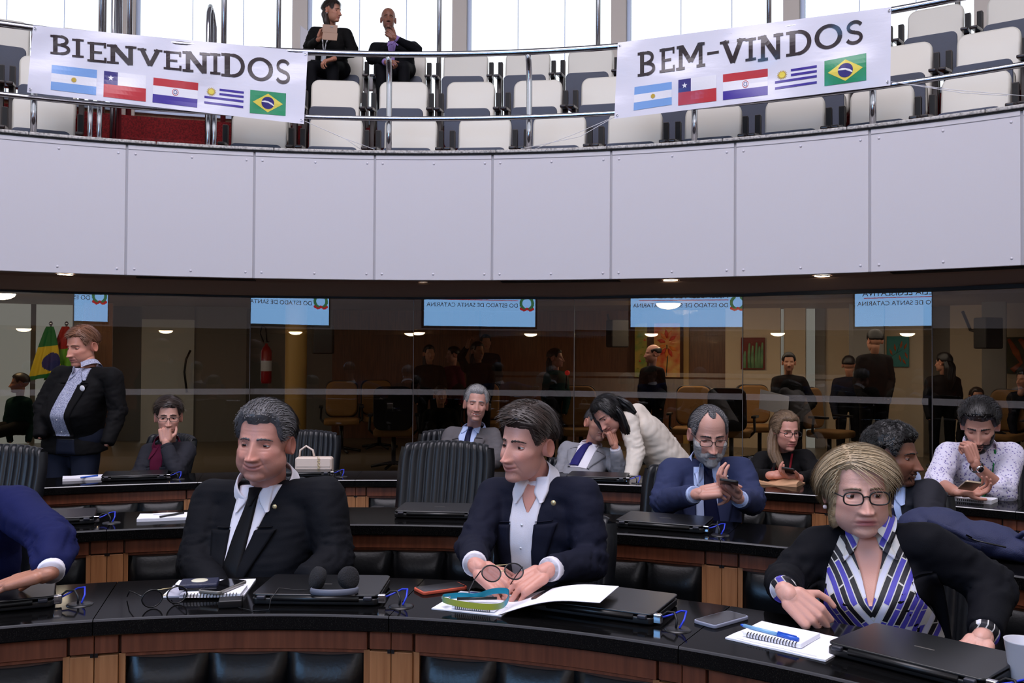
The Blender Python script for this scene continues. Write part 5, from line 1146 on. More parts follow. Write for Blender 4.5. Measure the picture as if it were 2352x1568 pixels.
A10=person('dark haired woman in cream coat bending over the grey suited man',dict(c=(1396,950,6.10),s=.98,yaw=-50,pitch=40,roll=-25,hair='hair_black',zf=.062,zs=-.09,zb=-.10,coverear=1,comb='down',ttop=.012,tside=.014,tback=.018,nstr=1800,seed=27,
   locks=[([(-.02,-.05,.07),(-.07,-.05,.0),(-.085,-.06,-.10),(-.07,-.08,-.22)],[.03,.035,.034,.012],.5,.4),([(.02,.06,.05),(.06,.02,-.04),(.05,-.02,-.14),(.04,-.05,-.22)],[.04,.05,.045,.012],.5,.9),([(-.03,.06,.06),(-.05,.06,-.06),(-.06,.03,-.16)],[.05,.05,.02],.6,.1),([(.0,.06,.05),(.02,.10,.0),(.05,.11,-.06),(.07,.10,-.13)],[.05,.06,.055,.03],.6,.3)]),
 ((1440,962,6.12),(1462,946,6.44)),(1560,1092,6.45),((1462,1035,6.05),(1520,1010,6.45)),((1448,1098,5.95),(1560,1060,6.40)),jacket='coat_cream',skin='pink',bulk=1.25,armr=1.12,legs='stand',cuffs=False,neckbase=.02,hem=.22,neckw=.8,front=dict(garment='coat'))
A12=person('man in glasses resting his chin on his fist',dict(c=(387,957,5.72),s=.99,yaw=20,pitch=4,wide=.93,old=.4,hair='hair_brown',zf=.058,comb='side',ttop=.016,tfront=.012,tside=.008,nose=1.05,glasses=dict(w=.025,h=.014,th=.0016),seed=29,nstr=1500,gaze=(-5,0)),
 ((344,1034,5.88),(428,1032,5.78)),(384,None,5.9),((318,1095,5.75),(404,1082,5.58)),((345,1110,5.5),(384,1028,5.62)),
 (None,dict(dir=(-.12,.05,1),palm=(-.15,.95,0),curl=FIST,thumb=(.8,.6),s=.92)),jacket='suit_charcoal',skin=(212,164,144),cuff='suit_charcoal',
 front=dict(shirt=[(.0,-.05,.05),(-.12,-.055,.03),(-.34,-.05,.0)],shirtmat='shirt_wine',collar=True,lapel=1))
A11=person('standing man in black jacket and checked shirt, hands in pockets',dict(c=(188,795,6.04),s=1.06,yaw=-25,pitch=12,roll=0,wide=1.0,jaw=1.1,jowl=.6,old=.4,hair='hair_ginger',zf=.060,comb='side',part=.04,ttop=.014,tfront=.008,tside=.007,tback=.010,nose=1.05,open=.55,seed=31,nstr=2000,gaze=(-5,10)),
 ((142,858,6.06),(258,862,5.96)),(170,1000,6.08),((98,930,6.02),(272,945,5.96)),((92,1004,5.92),(246,1020,5.86)),jacket='blazer_black',skin=(208,148,124),bulk=1.06,belly=.05,armr=1.08,legs='stand',trousers='trousers_navy',hem=.10,
 front=dict(shirt=[(.0,-.045,.06),(-.10,-.075,.03),(-.25,-.115,-.0),(-.42,-.125,-.015)],shirtmat='shirt_check',collar=dict(open=20),placket=5,pl0=-.06,pins=[(.07,-.115,'badge_white',2.4)],lapw=.055,notch=-.09,low=[(-.42,-.125,-.012),(-.445,-.128,-.012,'black_plastic'),(-.56,-.14,.0,'trousers_navy')]))
# --- balcony
fz=TZ[2]
A13=person('woman in black holding a phone in a leather case on the balcony',dict(c=(764,26,9.95),s=1.0,yaw=68,pitch=6,wide=.95,hair='hair_brown',zf=.062,zs=-.07,zb=-.10,coverear=0,comb='down',ttop=.012,tside=.012,tback=.02,nstr=1500,seed=33,locks=[([(-.02,.05,.03),(-.05,.05,-.06),(-.06,.02,-.14),(-.05,-.01,-.20)],[.05,.055,.045,.015],.6,.4),([(.03,.07,.03),(.03,.07,-.06),(.02,.05,-.15)],[.045,.05,.02],.6,.1)],earring=1),
 ((722,72,10.05),(796,76,9.98)),(762,158,10.06),((708,108,9.95),(812,118,9.9)),((730,92,9.72),(770,134,9.66)),
 (dict(dir=(.45,-.2,.85),palm=(.7,-.4,.1),curl=(.5,.6,.6,.6),tdir=(.6,.7,.1)),dict(dir=(-.75,-.4,-.3),palm=(0,.3,-.9),curl=(.6,.7,.7,.7))),jacket='blazer_black',skin='tan',cuffs=False,fz=fz,kf=.27,
 front=dict(shirt=[(.0,-.04,.04),(-.2,-.02,.02)],shirtmat='blazer_black',lanyard=dict(v=-.30,m='badge_white',badge=1)))
A14=person('bald man in dark suit with hand on chin on the balcony',dict(c=(892,44,10.0),s=1.02,yaw=9,pitch=4,wide=.95,old=.5,nose=1.1,stubble=.25,style='none',browmat='hair_black',open=.8,beard=('goatee',),beardmat='beard_dark',beardt=.002),
 ((862,108,10.1),(950,106,10.08)),(912,160,10.1),((852,135,10.0),(958,116,9.92)),((884,142,9.72),(912,90,9.78)),
 (dict(dir=(.5,-.5,-.2),palm=(.5,.3,-.6),curl=(.8,.9,.9,.9)),dict(dir=(-.75,-.05,.6),palm=(-.3,.9,.2),curl=(.8,.9,.9,.9),thumb=(.6,.4))),jacket='suit_black',skin=(150,104,82),fz=fz,kf=.27,cuff='shirt_purple',
 front=dict(shirt=[(.0,-.06,.04),(-.10,-.05,.03),(-.28,-.03,.03)],shirtmat='shirt_purple',collar=True,tie=[(-.03,-.01,.016),(-.28,.0,.03)],tiemat='shirt_purple'))
# --- lobby behind the glass
def lobby(label,px,py,Y,yaw,mt,hair='hair_black',w=62,stand=True,locks=(),arms=None,hands=(None,None),skin='olive',away=False,s=1.0,front=None,**hk):
    q=FPX/Y; y0=py+.225*q; a=px-.165*q; b_=px+.165*q
    S=[(a,y0,Y+.05),(b_,y0,Y+.05)]
    if not away and abs(yaw)>35: S=[(px-.10*q,y0,Y+(.1 if yaw<0 else -.06)),(px+.10*q,y0,Y+(-.06 if yaw<0 else .1))]
    E=[(S[0][0]-.05*q,y0+.28*q,Y+.02),(S[1][0]+.05*q,y0+.28*q,Y+.02)]; Wd=[(S[0][0]-.01*q,y0+.50*q,Y-.1),(S[1][0]+.01*q,y0+.50*q,Y-.1)]
    if arms: E,Wd=arms
    if away: S=S[::-1]; E=E[::-1]; Wd=Wd[::-1]
    hd=dict(c=(px,py,Y),s=s,yaw=yaw+(180 if away else 0),hair=hair,ttop=.016,tside=.010,tback=.012,locks=locks,brow=0,**hk)
    return person(label,hd,S,(px,None,Y+.05,.92 if stand else .52),E,Wd,hands,jacket=mt,skin=skin,hi=False,legs='stand' if stand else 'sit',group=None,front=front,cuffs=False,neckbase=.075)
LONG=[([(0,.06,.03),(0,.085,-.07),(0,.08,-.18),(0,.07,-.26)],[.06,.075,.07,.02],.6,.3)]
lobby('seated man with short dark hair at the far left behind the glass',44,880,11.6,-60,'green_top',stand=False,skin='tan')
lobby('woman with long dark hair in front of the wood panels behind glass',986,812,13.6,20,'lobby_dark',locks=LONG)
lobby('woman in dark red top in profile behind the glass',1040,815,13.9,-75,'shirt_wine',skin='pink')
lobby('woman with dark hair raising her hand to her head behind glass',1098,806,12.6,35,'lobby_dark',locks=LONG,arms=([(1058,820,12.5),(1128,880,12.6)],[(1072,798,12.4),(1118,930,12.4)]),hands=(dict(dir=(.2,.1,1),palm=(.8,.3,0),curl=(.8,.8,.8,.8)),None))
lobby('tall man in dark clothes behind the woman raising her hand',1116,786,14.6,10,'lobby_navy')
lobby('woman in dark green top with long hair facing right behind glass',1277,822,12.2,70,'green_top',locks=LONG,skin='pink')
lobby('balding man in black jacket facing left before the floral painting',1498,812,12.3,-80,'lobby_dark',zf=.085,recede=.02,skin='pink',bald=1)
A20=lobby('man in dark hoodie holding sheets of paper behind the glass',1812,832,11.9,-14,'lobby_dark',skin='tan',arms=([(1778,925,11.8),(1868,925,11.85)],[(1786,948,11.5),(1832,960,11.55)]),hands=(dict(dir=(-.4,-.4,.4),palm=(.3,-.4,.6)),dict(dir=(-.7,-.3,.2),palm=(-.2,-.4,.8))))
lobby('broad man in black suit seen from behind through the glass',2008,782,11.6,10,'lobby_dark',away=True,s=1.1)
lobby('dark haired person just left of the broad back behind the glass',1950,838,12.6,-30,'lobby_navy',away=True)
lobby('woman with very long dark hair behind the glass at the right',2166,832,12.0,30,'lobby_dark',away=True,locks=[([(0,.06,.03),(0,.10,-.07),(0,.10,-.22),(0,.09,-.34)],[.07,.085,.08,.03],.6,.3)])
lobby('seated woman with brown hair low behind the glass at the right',2244,912,11.8,-10,'lobby_dark',hair='hair_brown',stand=False,skin='tan')
lobby('person in dark vest at the right edge behind the glass',2352,872,11.6,-70,'lobby_navy',skin='tan')
lobby('seated person in dark sweater behind the grey haired man',1012,908,12.0,20,'lobby_dark',stand=False)
# ================================================================ LOBBY THINGS, SCREEN, LAMPS
mat('screen_blue',(120,176,236),.4); emis('screen_lit',(128,180,236),15); emis('screen_ink',(40,44,70),2); emis('screen_red',(190,40,50),9); emis('screen_green',(60,130,90),8); emis('bowl_glass',(255,226,180),70); emis('downlight_glow',(255,236,206),30); emis('panel_glow',(196,204,204),.55)
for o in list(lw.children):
    if o.name.startswith(('frosted_panel','window_slit')): o.data.materials[0]=MATS['panel_glow']  # panes glow by emission in place of daylight from outside
# display wall behind the camera: it shows only mirrored in the glass facets
SA_,SB_=Vector((-2.85,-2.95,0))*(SGL/2.446),Vector((-5.5,-1.7,0))*(SGL/2.446); d=SB_-SA_; L=d.length
scr=empty('display_screen',(SA_+SB_)/2,0,'large lit display mirrored in the glass wall','screen'); scr.rotation_euler=(0,0,math.atan2(d.y,d.x)-math.pi)
# local frame: +x runs from SB to SA ; front faces +local y rotated towards the hall
def sput(b,nm): o=b.build(nm,scr); return o
nrm_=Vector((-d.y,d.x,0)).normalized(); sgn=1
b=MB(); b.box((0,0,2.76),(L,.04,1.40),'screen_lit'); sput(b,'picture')
b=MB(); b.box((0,-.06,2.76),(L+.1,.08,1.5),'black_matt'); sput(b,'casing')
b=MB(); b.box((0,-.10,4.6),(.1,.1,1.4),'black_matt'); sput(b,'hanger')
def txt(body,size,x,z,m,nm='lettering'):
    c=bpy.data.curves.new('txt','FONT'); c.body=body; c.size=size; c.align_x='LEFT'; o=bpy.data.objects.new('t',c); COL.objects.link(o)
    dg=bpy.context.evaluated_depsgraph_get(); me=bpy.data.meshes.new_from_object(o.evaluated_get(dg)); bpy.data.objects.remove(o)
    me.materials.clear(); me.materials.append(MATS[m]); t=bpy.data.objects.new(nm,me); COL.objects.link(t); t.parent=scr; return t
xl=L/2
def place_txt(t,x,z): t.rotation_euler=(math.pi/2,0,math.pi); t.location=(x,.024,z)
t=txt('DO ESTADO DE SANTA CATARINA',.124,0,0,'screen_ink'); place_txt(t,xl-.38,2.47)
t=txt('ASSEMBLEIA LEGISLATIVA',.165,0,0,'screen_ink'); place_txt(t,xl-.38,2.66)
b=MB(); b.box((xl-1.3,.024,2.62),(1.85,.004,.013),'screen_red'); sput(b,'red_rule')
b=MB()
for s_ in(-1,1):
    for k in range(8): a=rad(-70+k*18); b.lathe([(0,.0),(.035,.01),(0,.02)],'screen_green',7,T3((xl-.19+s_*.13*math.cos(a),.026,2.56+.13*math.sin(a)),rx=rad(-90)))
for k in range(9): b.lathe([(0,0),(.03,.012),(0,.02)],'screen_red',7,T3((xl-.32+.033*k,.026,2.43+.016*math.cos(k*1.5)),rx=rad(-90)))
sput(b,'emblem')
# downlights in the soffit
for i,(px,py) in enumerate(((150,630),(650,648),(973,650),(1540,644),(1888,634))):
    P=atz(px,py,ZSOF); b=MB(); b.lathe([(0,-.004),(.062,-.004)],'downlight_glow',20); l=b.build('downlight'); l.location=(P.x,P.y,ZSOF+.003); setp(l,'round recessed downlight in the soffit above '+('the standing man','the black suited man','the empty second row chair','the bending woman in cream','the broad back behind the glass')[i],'lamp','recessed downlights under the balcony')
    b=MB(); b.lathe([(.062,-.006),(.072,-.006),(.074,0)],'chrome',20); b.build('trim_ring',l)
mat('vent',(30,24,24),.5)
for px0,px1,dr in ((312,585,.16),(1150,1420,.12),(2045,2420,.10)):
    a0=ang(atc(px0,645,CB,RP+dr),CB); a1=ang(atc(px1,645,CB,RP+dr),CB); b=MB(); 
    for k in range(3): b.arcbox(CB,RP+dr+.05*k,RP+dr+.035+.05*k,a0,a1,ZSOF-.004,ZSOF+.004,'vent',8)
    o=b.build('air_vent'); setp(o,'dark linear air vent in the soffit '+('at the left','at the centre','at the right')[(312,1150,2045).index(px0)],'vent')
# bowl lamps on the lobby ceiling and, mirrored only, on the rear soffit
bowl=[(55,712,'above the flags'),(2,674,'at the top left corner'),(1240,731,'left of the green topped woman'),(1535,697,'above the bending woman'),(1605,731,'above the floral painting'),(2020,727,'above the broad back')]
def bowl_lamp(P,label,pw):
    r=empty('bowl_lamp',P,0,label,'lamp','bowl lamps on the ceilings'); b=MB(); b.lathe([(.17,0),(.15,-.035),(.10,-.062),(.04,-.075),(0,-.077)],'bowl_glass',24); b.build('bowl',r); b=MB(); b.lathe([(.06,.03),(.185,.012),(.18,-.004),(.165,-.004)],'chrome',24); b.build('rim',r)
for px,py,w_ in bowl:
    P=atz(px,py,2.17); bowl_lamp(P,'glowing white bowl lamp behind the glass '+w_,26)
for i in range(7):
    a=rad(-70+i*22+180); P=pol(CB,RP+.5,a,ZSOF-.06); bowl_lamp(P,'bowl lamp under the far balcony, %s of seven mirrored in the glass'%ORD[i],18)
# flags on poles
mat('flag_green',(20,120,70),.7); mat('flag_yellow',(226,206,60),.7); mat('flag_blue',(40,50,130),.7); mat('flag_red',(170,36,40),.7); mat('flag_lightgreen',(110,180,60),.7)
def hangflag(px,Y,label,cols):
    P=aty(px,740,Y); z1=P.z; r=empty('flag',(P.x,P.y,0),0,label,'flag','flags on poles in the lobby'); b=MB(); b.tube([(0,0,.02),(0,0,z1-.03)],.012,'chrome',8); b.lathe([(0,.07),(.022,.05),(.028,.03),(.02,.01),(.012,0)],'chrome',10,T3((0,0,z1-.05))); b.lathe([(.14,.0),(.13,.02),(.02,.03)],'chrome',14); b.build('pole',r)
    b=MB(); n=60; m=52
    def pt_(i,j):
        t=j/m; w=.05+.19*t**.8; a=-1+2*i/n; return Vector((a*w-.05*t,.03*math.sin(a*9+t*2)*t-.03,z1-.06-.72*t*(1-.06*a)))
    for j in range(m):
        for i in range(n):
            q=[pt_(i,j),pt_(i+1,j),pt_(i+1,j+1),pt_(i,j+1)]; b.add(q,[(0,1,2,3)],cols((i+.5)/n,(j+.5)/m),smooth=True)
    b.build('cloth',r)
hangflag(117,13.2,'green yellow and blue flag hanging on a pole behind glass',lambda u,v:'flag_green' if v<.38 or v>.92 else ('flag_blue' if ((u-.68)/.34)**2+((v-.70)/.18)**2<1 else 'flag_yellow'))
hangflag(153,13.3,'red and green flag hanging on a pole behind glass',lambda u,v:'flag_red' if v<.45 else 'flag_lightgreen')
# tan office chairs in the lobby
mat('tan_fabric',(132,94,48),.8,bump=.2,bscale=200)
def make_lobbychair():
    r=empty('office_chair',label='x',cat='chair',group='tan upholstered chairs in the lobby')
    b=MB(); b.prism(outline_round(.46,.52,.12,5),-.04,.04,'tan_fabric',T3((0,.22,.52),rx=rad(84))); b.build('backrest',r,bevel=.03,seg=3)
    b=MB(); b.prism(outline_round(.48,.54,.1,5),-.02,.02,'black_plastic',T3((0,.27,.51),rx=rad(84))); b.build('back_shell',r,bevel=.012,seg=2)
    b=MB(); b.prism(outline_round(.50,.48,.1,5),.42,.51,'tan_fabric',T3((0,-.26,0))); b.build('seat',r,bevel=.03,seg=3)
    for s_ in(-1,1):
        b=MB(); b.box((s_*.29,-.02,.68),(.06,.26,.03),'black_plastic'); b.tube([(s_*.29,.05,.67),(s_*.30,.06,.50),(s_*.22,.03,.42)],.018,'black_plastic',8); b.build('armrest',r,bevel=.005)
    b=MB(); b.tube([(0,0,.06),(0,0,.43)],.028,'black_plastic',10); 
    for k in range(5): a=PI2*k/5; b.tube([(0,0,.09),(.28*math.cos(a),.28*math.sin(a),.04)],.02,'black_plastic',6)
    b.build('base',r); return r
lc0=make_lobbychair(); lu=[0]
for px,Y,rz,lab in ((785,13.6,0,'tan office chair facing the glass, nearest the round column'),(872,14.2,10,'tan office chair half hidden behind the dark backed one'),(905,11.75,178,'tan office chair turned away with its dark back to the glass'),(1335,12.0,8,'tan office chair behind the light grey suited man'),(1590,12.3,-5,'tan office chair behind the bearded man'),(1680,11.9,170,'tan chair with its back to the glass left of the pane joint'),(1745,12.8,20,'tan office chair below the cactus painting'),(1905,11.9,60,'tan office chair below the broad back'),(1110,13.2,0,'tan office chair behind the silver haired man'),(2300,11.6,-20,'tan office chair at the right behind the glass')):
    o=lc0 if not lu[0] else copytree(lc0); lu[0]=1; P=aty(px,900,Y); o.location=(P.x,P.y,.0); o.rotation_euler=(0,0,rad(rz)-ang(P,(0,0))); o['label']=lab
# fire extinguisher
P=atc(612,800,CGL,RL-.62); r=empty('fire_extinguisher',(P.x,P.y,.0),0,'red fire extinguisher hanging on the lobby wall','extinguisher')
mat('ext_red',(176,28,34),.3); b=MB(); zt=1.58; b.lathe([(0,zt-.62),(.075,zt-.62),(.085,zt-.58),(.085,zt-.10),(.06,zt-.04),(.025,zt),(.02,zt+.03),(0,zt+.03)],'ext_red',20); b.build('cylinder',r)
b=MB(); b.lathe([(.087,zt-.42),(.087,zt-.25)],'paper',20); b.build('sticker',r); b=MB(); b.box((0,0,zt+.05),(.10,.03,.03),'black_plastic'); b.tube([(-.04,-.02,zt+.04),(-.10,-.03,zt+.20),(-.06,-.04,zt+.32),(.0,-.05,zt+.28),(.02,-.05,zt+.05)],.012,'black_plastic',8); b.build('hose',r)
b=MB(); b.box((0,.12,zt-.1),(.1,.12,.04),'black_plastic'); b.build('bracket',r)
# loudspeakers
for px,py,Y,lab in ((742,780,13.2,'black loudspeaker mounted beside the round column'),(1420,766,13.6,'black loudspeaker left of the floral painting'),(2272,765,12.0,'black loudspeaker near the orange painting')):
    P=aty(px,py,Y); r=empty('loudspeaker',P,0,lab,'speaker','loudspeakers in the lobby'); r.rotation_euler=(0,0,rad(12)); b=MB(); b.prism([(-.13,-.1),(.13,-.1),(.16,.1),(-.16,.1)],-.2,.2,'black_matt'); b.build('cabinet',r,bevel=.02,seg=2); b=MB(); b.tube([(0,.1,0),(0,.35,.05),(0,.5,.3)],.02,'black_plastic',8); b.build('bracket',r)
# paintings
mat('canvas_maroon',(112,34,28),.7); mat('cactus_green',(128,168,120),.7,col2=(84,128,92),cscale=9); mat('canvas_teal',(56,142,138),.7); mat('leaf_orange',(214,108,40),.6,col2=(176,70,30),cscale=12); mat('canvas_olive',(86,90,62),.7,col2=(60,66,50),cscale=8); mat('canvas_floral',(214,178,96),.7,col2=(198,70,34),cscale=5); mat('floral_green',(92,134,58),.7,col2=(180,150,60),cscale=6); mat('petal_red',(204,58,32),.6); mat('petal_orange',(228,128,44),.6); mat('stem_dark',(40,60,40),.7)
def painting(x0,x1,y0,y1,r_,label,bgm,draw,turn=0):
    A=atc(x0,(y0+y1)/2,CGL,r_); B=atc(x1,(y0+y1)/2,CGL,r_); zt=atc((x0+x1)/2,y0,CGL,r_).z; zb=atc((x0+x1)/2,y1,CGL,r_).z; c=(A+B)/2; w_=(B-A).length; h_=zt-zb
    r=empty('painting',(c.x,c.y,(zt+zb)/2),math.atan2(B.y-A.y,B.x-A.x)+turn,label,'painting'); b=MB(); b.box((0,0,0),(w_,.035,h_),bgm); b.build('canvas',r,bevel=.004,seg=1); draw(r,w_,h_); return r
def lobed(b,pts,rr,m): b.tube([Vector((x,-.021,z)) for x,z in pts],rr,m,8,flat=.25,up=(1,0,0))
def d_cactus(r,w,h):
    for k,(x,hh) in enumerate(((-.34,.55),(-.16,.8),(-.02,.72),(.14,.82),(.26,.70),(.38,.82))):
        b=MB(); lobed(b,[(x*w+.02*w*math.sin(k),-.5*h+.02),(x*w,-.1*h),(x*w+.02*w,(hh-.5)*h),(x*w+.02*w,(hh-.47)*h)],[.07*w,.065*w,.04*w,.012*w],'cactus_green'); b.build('cactus_stalk',r)
def d_leaf(r,w,h):
    b=MB(); lobed(b,[(-.35*w,-.2*h),(-.05*w,-.05*h),(.2*w,.05*h)],.008*w,'stem_dark'); lobed(b,[(-.05*w,-.05*h),(.1*w,.25*h)],.008*w,'stem_dark'); b.build('stems',r)
    for x,z,a in((-.12,.12,100),(.16,.22,75),(.34,.16,60),(.38,-.12,-60),(.1,-.22,-70),(.28,-.32,-50),(-.3,-.02,120)):
        b=MB(); c,s_=math.cos(rad(a)),math.sin(rad(a)); lobed(b,[((x-.11*c)*w,(z-.11*s_)*h),(x*w,z*h),((x+.13*c)*w,(z+.13*s_)*h)],[.01*w,.055*w,.008*w],'leaf_orange'); b.build('leaf',r)
def d_orange(r,w,h):
    for pts,rr in(([(-.4*w,.45*h),(-.2*w,.1*h),(-.05*w,-.2*h),(-.3*w,-.42*h)],[.04*w,.10*w,.05*w,.09*w]),([(-.1*w,.45*h),(.1*w,.25*h),(.3*w,.2*h),(.48*w,-.1*h)],[.05*w,.13*w,.16*w,.10*w])):
        b=MB(); lobed(b,pts,rr,'leaf_orange'); b.build('shape',r)
def d_floral(r,w,h):
    for k in range(11):
        a=rad(33*k); b=MB(); x0,z0=.02*w+.08*w*math.cos(a),.12*h+.1*h*math.sin(a); lobed(b,[(x0,z0),(x0+.17*w*math.cos(a),z0+.09*h*math.sin(a)),(x0+.32*w*math.cos(a),z0+.17*h*math.sin(a))],[.02*w,.08*w,.01*w],'petal_red' if k%2 else 'petal_orange'); b.build('petal',r)
    b=MB(); lobed(b,[(0,.1*h),(.03*w,-.15*h),(-.02*w,-.48*h)],.02*w,'stem_dark'); b.build('stem',r)
def d_green(r,w,h):
    for k in range(6): b=MB(); x,z=(-.2+.13*k)*w,(-.35+.13*k)*h; lobed(b,[(x-.08*w,z),(x,z+.03*h),(x+.1*w,z)],[.02*w,.09*w,.02*w],'petal_red' if k%3==1 else 'floral_green'); b.build('petal',r)
painting(1458,1486,742,866,RL-.5,'tall narrow green floral painting behind the balding man','floral_green',d_green)
painting(1502,1562,742,866,RL-.5,'tall red and yellow floral painting behind the balding man','canvas_floral',d_floral)
painting(1702,1757,775,848,RL-.44,'painting of green cacti on maroon','canvas_maroon',d_cactus)
painting(2037,2088,772,842,RL-.64,'teal painting with orange leaves','canvas_teal',d_leaf)
painting(2309,2392,774,858,RL-.44,'olive painting with large orange shapes at right edge','canvas_olive',d_orange)
# curved door handle
P=atc(430,840,CGL,RL-.6); b=MB(); b.tube([(.05,0,.25),(-.01,-.03,.1),(-.03,-.04,-.1),(-.01,-.03,-.28),(0,0,-.42)],.018,'black_plastic',8); o=b.build('door_handle'); o.location=(P.x,P.y,P.z); setp(o,'long curved dark handle on the frosted door','handle')
glassmat('screen_glass',1.1)
# second frosted stripe deep in the lobby
b=MB(); a0=ang(atc(1100,870,CGL,RL-1.6),CGL); a1=ang(atc(1960,870,CGL,RL-1.6),CGL); b.arcbox(CGL,RL-1.6,RL-1.594,a0,a1,1.13,1.19,'frost',12); b.arcbox(CGL,RL-1.6,RL-1.594,a0,a1,.82,1.10,'frost',12); b.build('trim_2',kind='structure',label='frosted bands on an inner glass screen in the lobby')
b=MB(); b.arcbox(CGL,RL-1.606,RL-1.60,a0,a1,.0,2.2,'screen_glass',12); b.build('window_20',kind='structure',label='inner glass screen of the lobby')
# red ball at the mouth of the green topped woman
mat('red_ball',(220,50,46),.4,emit=(220,50,46),estr=.3); P=aty(1303,856,12.0); b=MB(); b.lathe([(.033*math.sin(math.pi*k/10),-.033*math.cos(math.pi*k/10)) for k in range(11)],'red_ball',16); b.tube([(0,0,-.03),(-.02,0,-.20)],.012,'black_plastic',8); o=b.build('microphone'); o.location=P; setp(o,'microphone with a bright red foam cover beside the green topped woman','microphone')  # foam cover is given a weak glow of its own
# ================================================================ DESK THINGS
ZD=[ROWS[0][1],ROWS[1][1],ROWS[2][1]]
mat('laptop_lid',(20,20,22),.28,spec=.5); mat('laptop_body',(13,13,15),.4); mat('hinge',(60,60,68),.35,metal=.5); mat('cable_blue',(36,58,200),.45); mat('cable_black',(12,12,14),.5); mat('logo',(84,80,76),.4)
def make_laptop():
    r=empty('laptop',label='x',cat='laptop',group='closed black laptops on the desks')
    b=MB(); b.prism(outline_round(.345,.235,.014,3),.003,.021,'laptop_body',T3((0,0,0))); b.build('base',r,bevel=.004,seg=2)
    b=MB(); b.prism(outline_round(.345,.232,.014,3),.0245,.0315,'laptop_lid',T3((0,.004,0))); l=b.build('lid',r,bevel=.003,seg=2)
    b=MB(); b.box((0,.12,.0317),(.045,.006,.0004),'logo'); b.build('logo',l)
    for s in(-1,1): b=MB(); b.box((s*.145,-.001,.0225),(.024,.014,.011),'hinge'); b.build('hinge',r,bevel=.003,seg=2)
    b=MB(); b.tube([(-.12,.004,.019),(.12,.004,.019)],.008,'laptop_body',10); b.build('hinge_barrel',r)
    return r
lap0=make_laptop(); lpu=[0]
def yaw_at(P,turn=0): return -ang(P,CD)+rad(turn)
def laptop(row,px,py,label,turn=0,cable=1,dx=.235,cab='blue network cable beside '):
    P=atz(px,py,ZD[row]); o=lap0 if not lpu[0] else copytree(lap0); lpu[0]=1; o.location=P; o.rotation_euler=(0,0,yaw_at(P,turn)); o['label']=label
    if cable:
        T=Matrix.Translation(P)@Matrix.Rotation(yaw_at(P,turn),4,'Z'); r=empty('cable_set',T@Vector((dx,.01,0)),yaw_at(P,turn),'cables and grommet beside the '+label.replace('closed ',''),'cable','cable grommets beside the laptops')
        b=MB(); b.lathe([(0,.004),(.026,.004),(.034,.002),(.035,0)],'black_plastic',20); b.build('grommet',r)
        b=MB(); b.box((-.055,.01,.018),(.022,.018,.024),'chrome'); b.build('lock_plug',r,bevel=.003)
        b=MB(); b.tube([(-.048,.025,.018),(-.03,.045,.022),(-.005,.05,.034),(.012,.035,.038),(.012,.015,.022),(.004,.0,.004)],.0026,'cable_blue',8); b.build('blue_cable',r)
        b=MB(); b.tube([(-.05,.018,.022),(-.034,.025,.034),(-.014,.018,.036),(-.004,.006,.02),(-.005,.0,.004)],.003,'cable_black',8); b.build('black_cable',r)
    return o
laptop(0,-45,1412,'closed black laptop under the blue sleeved hand',2)
laptop(0,722,1392,'closed black laptop with headphones lying on it',0)
laptop(0,1352,1420,'closed black laptop under the open white folder',-4)
laptop(0,2068,1548,'closed black laptop before the woman in patterned blouse',-4,cable=1)
laptop(1,104,1210,'closed black laptop in the second row at the left',0)
laptop(1,1000,1192,'closed black laptop before the empty second row chair',0,dx=.22)
laptop(1,1512,1219,'closed black laptop before the bearded man',-2)
laptop(2,308,1104,'closed black laptop before the man with his fist to his chin',0)
laptop(2,1368,1107,'closed black laptop before the light grey suited man',0)
laptop(2,690,1096,'black laptop beside the cream handbag',0)
# --- sheets
def sheet(row,px,py,w,d,turn,label,th=.004,curl=0,name='paper_sheets',m='paper',z=0,cat='papers'):
    P=atz(px,py,ZD[row]+z); b=MB(); nu,nv=10,8
    G=[[Vector(((i/nu-.5)*w,(j/nv-.5)*d,th+curl*(max(0,i/nu-.55)/.45)**2*.08*(1+.3*j/nv)*(1 if curl else 0)+.0008*math.sin(i*1.3+j))) for i in range(nu+1)] for j in range(nv+1)]
    b.grid(G,m); G2=[[Vector((p.x,p.y,0 if not curl else p.z-.001)) for p in row_] for row_ in G]
    b.grid(G2[::-1],m)
    for a_,c_ in((G[0],G2[0]),(G[-1],G2[-1]),([r_[0] for r_ in G],[r_[0] for r_ in G2]),([r_[-1] for r_ in G],[r_[-1] for r_ in G2])): b.grid([a_,c_],m)
    o=b.build(name); o.location=P+Vector((0,0,.0005)); o.rotation_euler=(0,0,yaw_at(P,turn)); setp(o,label,cat); return o
mat('print_grey',(176,176,188),.6); mat('print_blue',(60,90,170),.6)
def lines(o,rects,m='print_grey',nm='print',z=.006):
    b=MB()
    for x,y,w,h in rects: b.box((x,y,z),(w,h,.0004),m)
    return b.build(nm,o)
s1=sheet(0,484,1352,.225,.19,-2,'white sheet of paper under the spiral notebook and wallet'); lines(s1,[(.04,.07,.02,.004)],z=.0048)
def notebook(P,rz,w,d,label,ring='black_plastic',side=-1,n=17):
    r=empty('spiral_notebook',P,rz,label,'notebook'); b=MB(); b.box((0,0,.006),(w,d,.010),'paper'); b.build('pages',r,bevel=.001,seg=1)
    b=MB(); b.box((0,0,.0014),(w+.002,d+.002,.0012),'paper'); b.build('back_cover',r)
    b=MB()
    for k in range(n): x=-w/2+.012+(w-.024)*k/(n-1); b.tube([Vector((x+.001*math.sin(t),side*(d/2-.002)+.0062*math.cos(t),.006+.0062*math.sin(t))) for t in [PI2*q/8 for q in range(8)]],.0011,ring,5,closed=True)
    b.build('spiral_binding',r); return r
P=atz(492,1362,ZD[0]+.0055); notebook(P,yaw_at(P,-2),.165,.10,'small spiral notebook under the wallet before the black suited man')
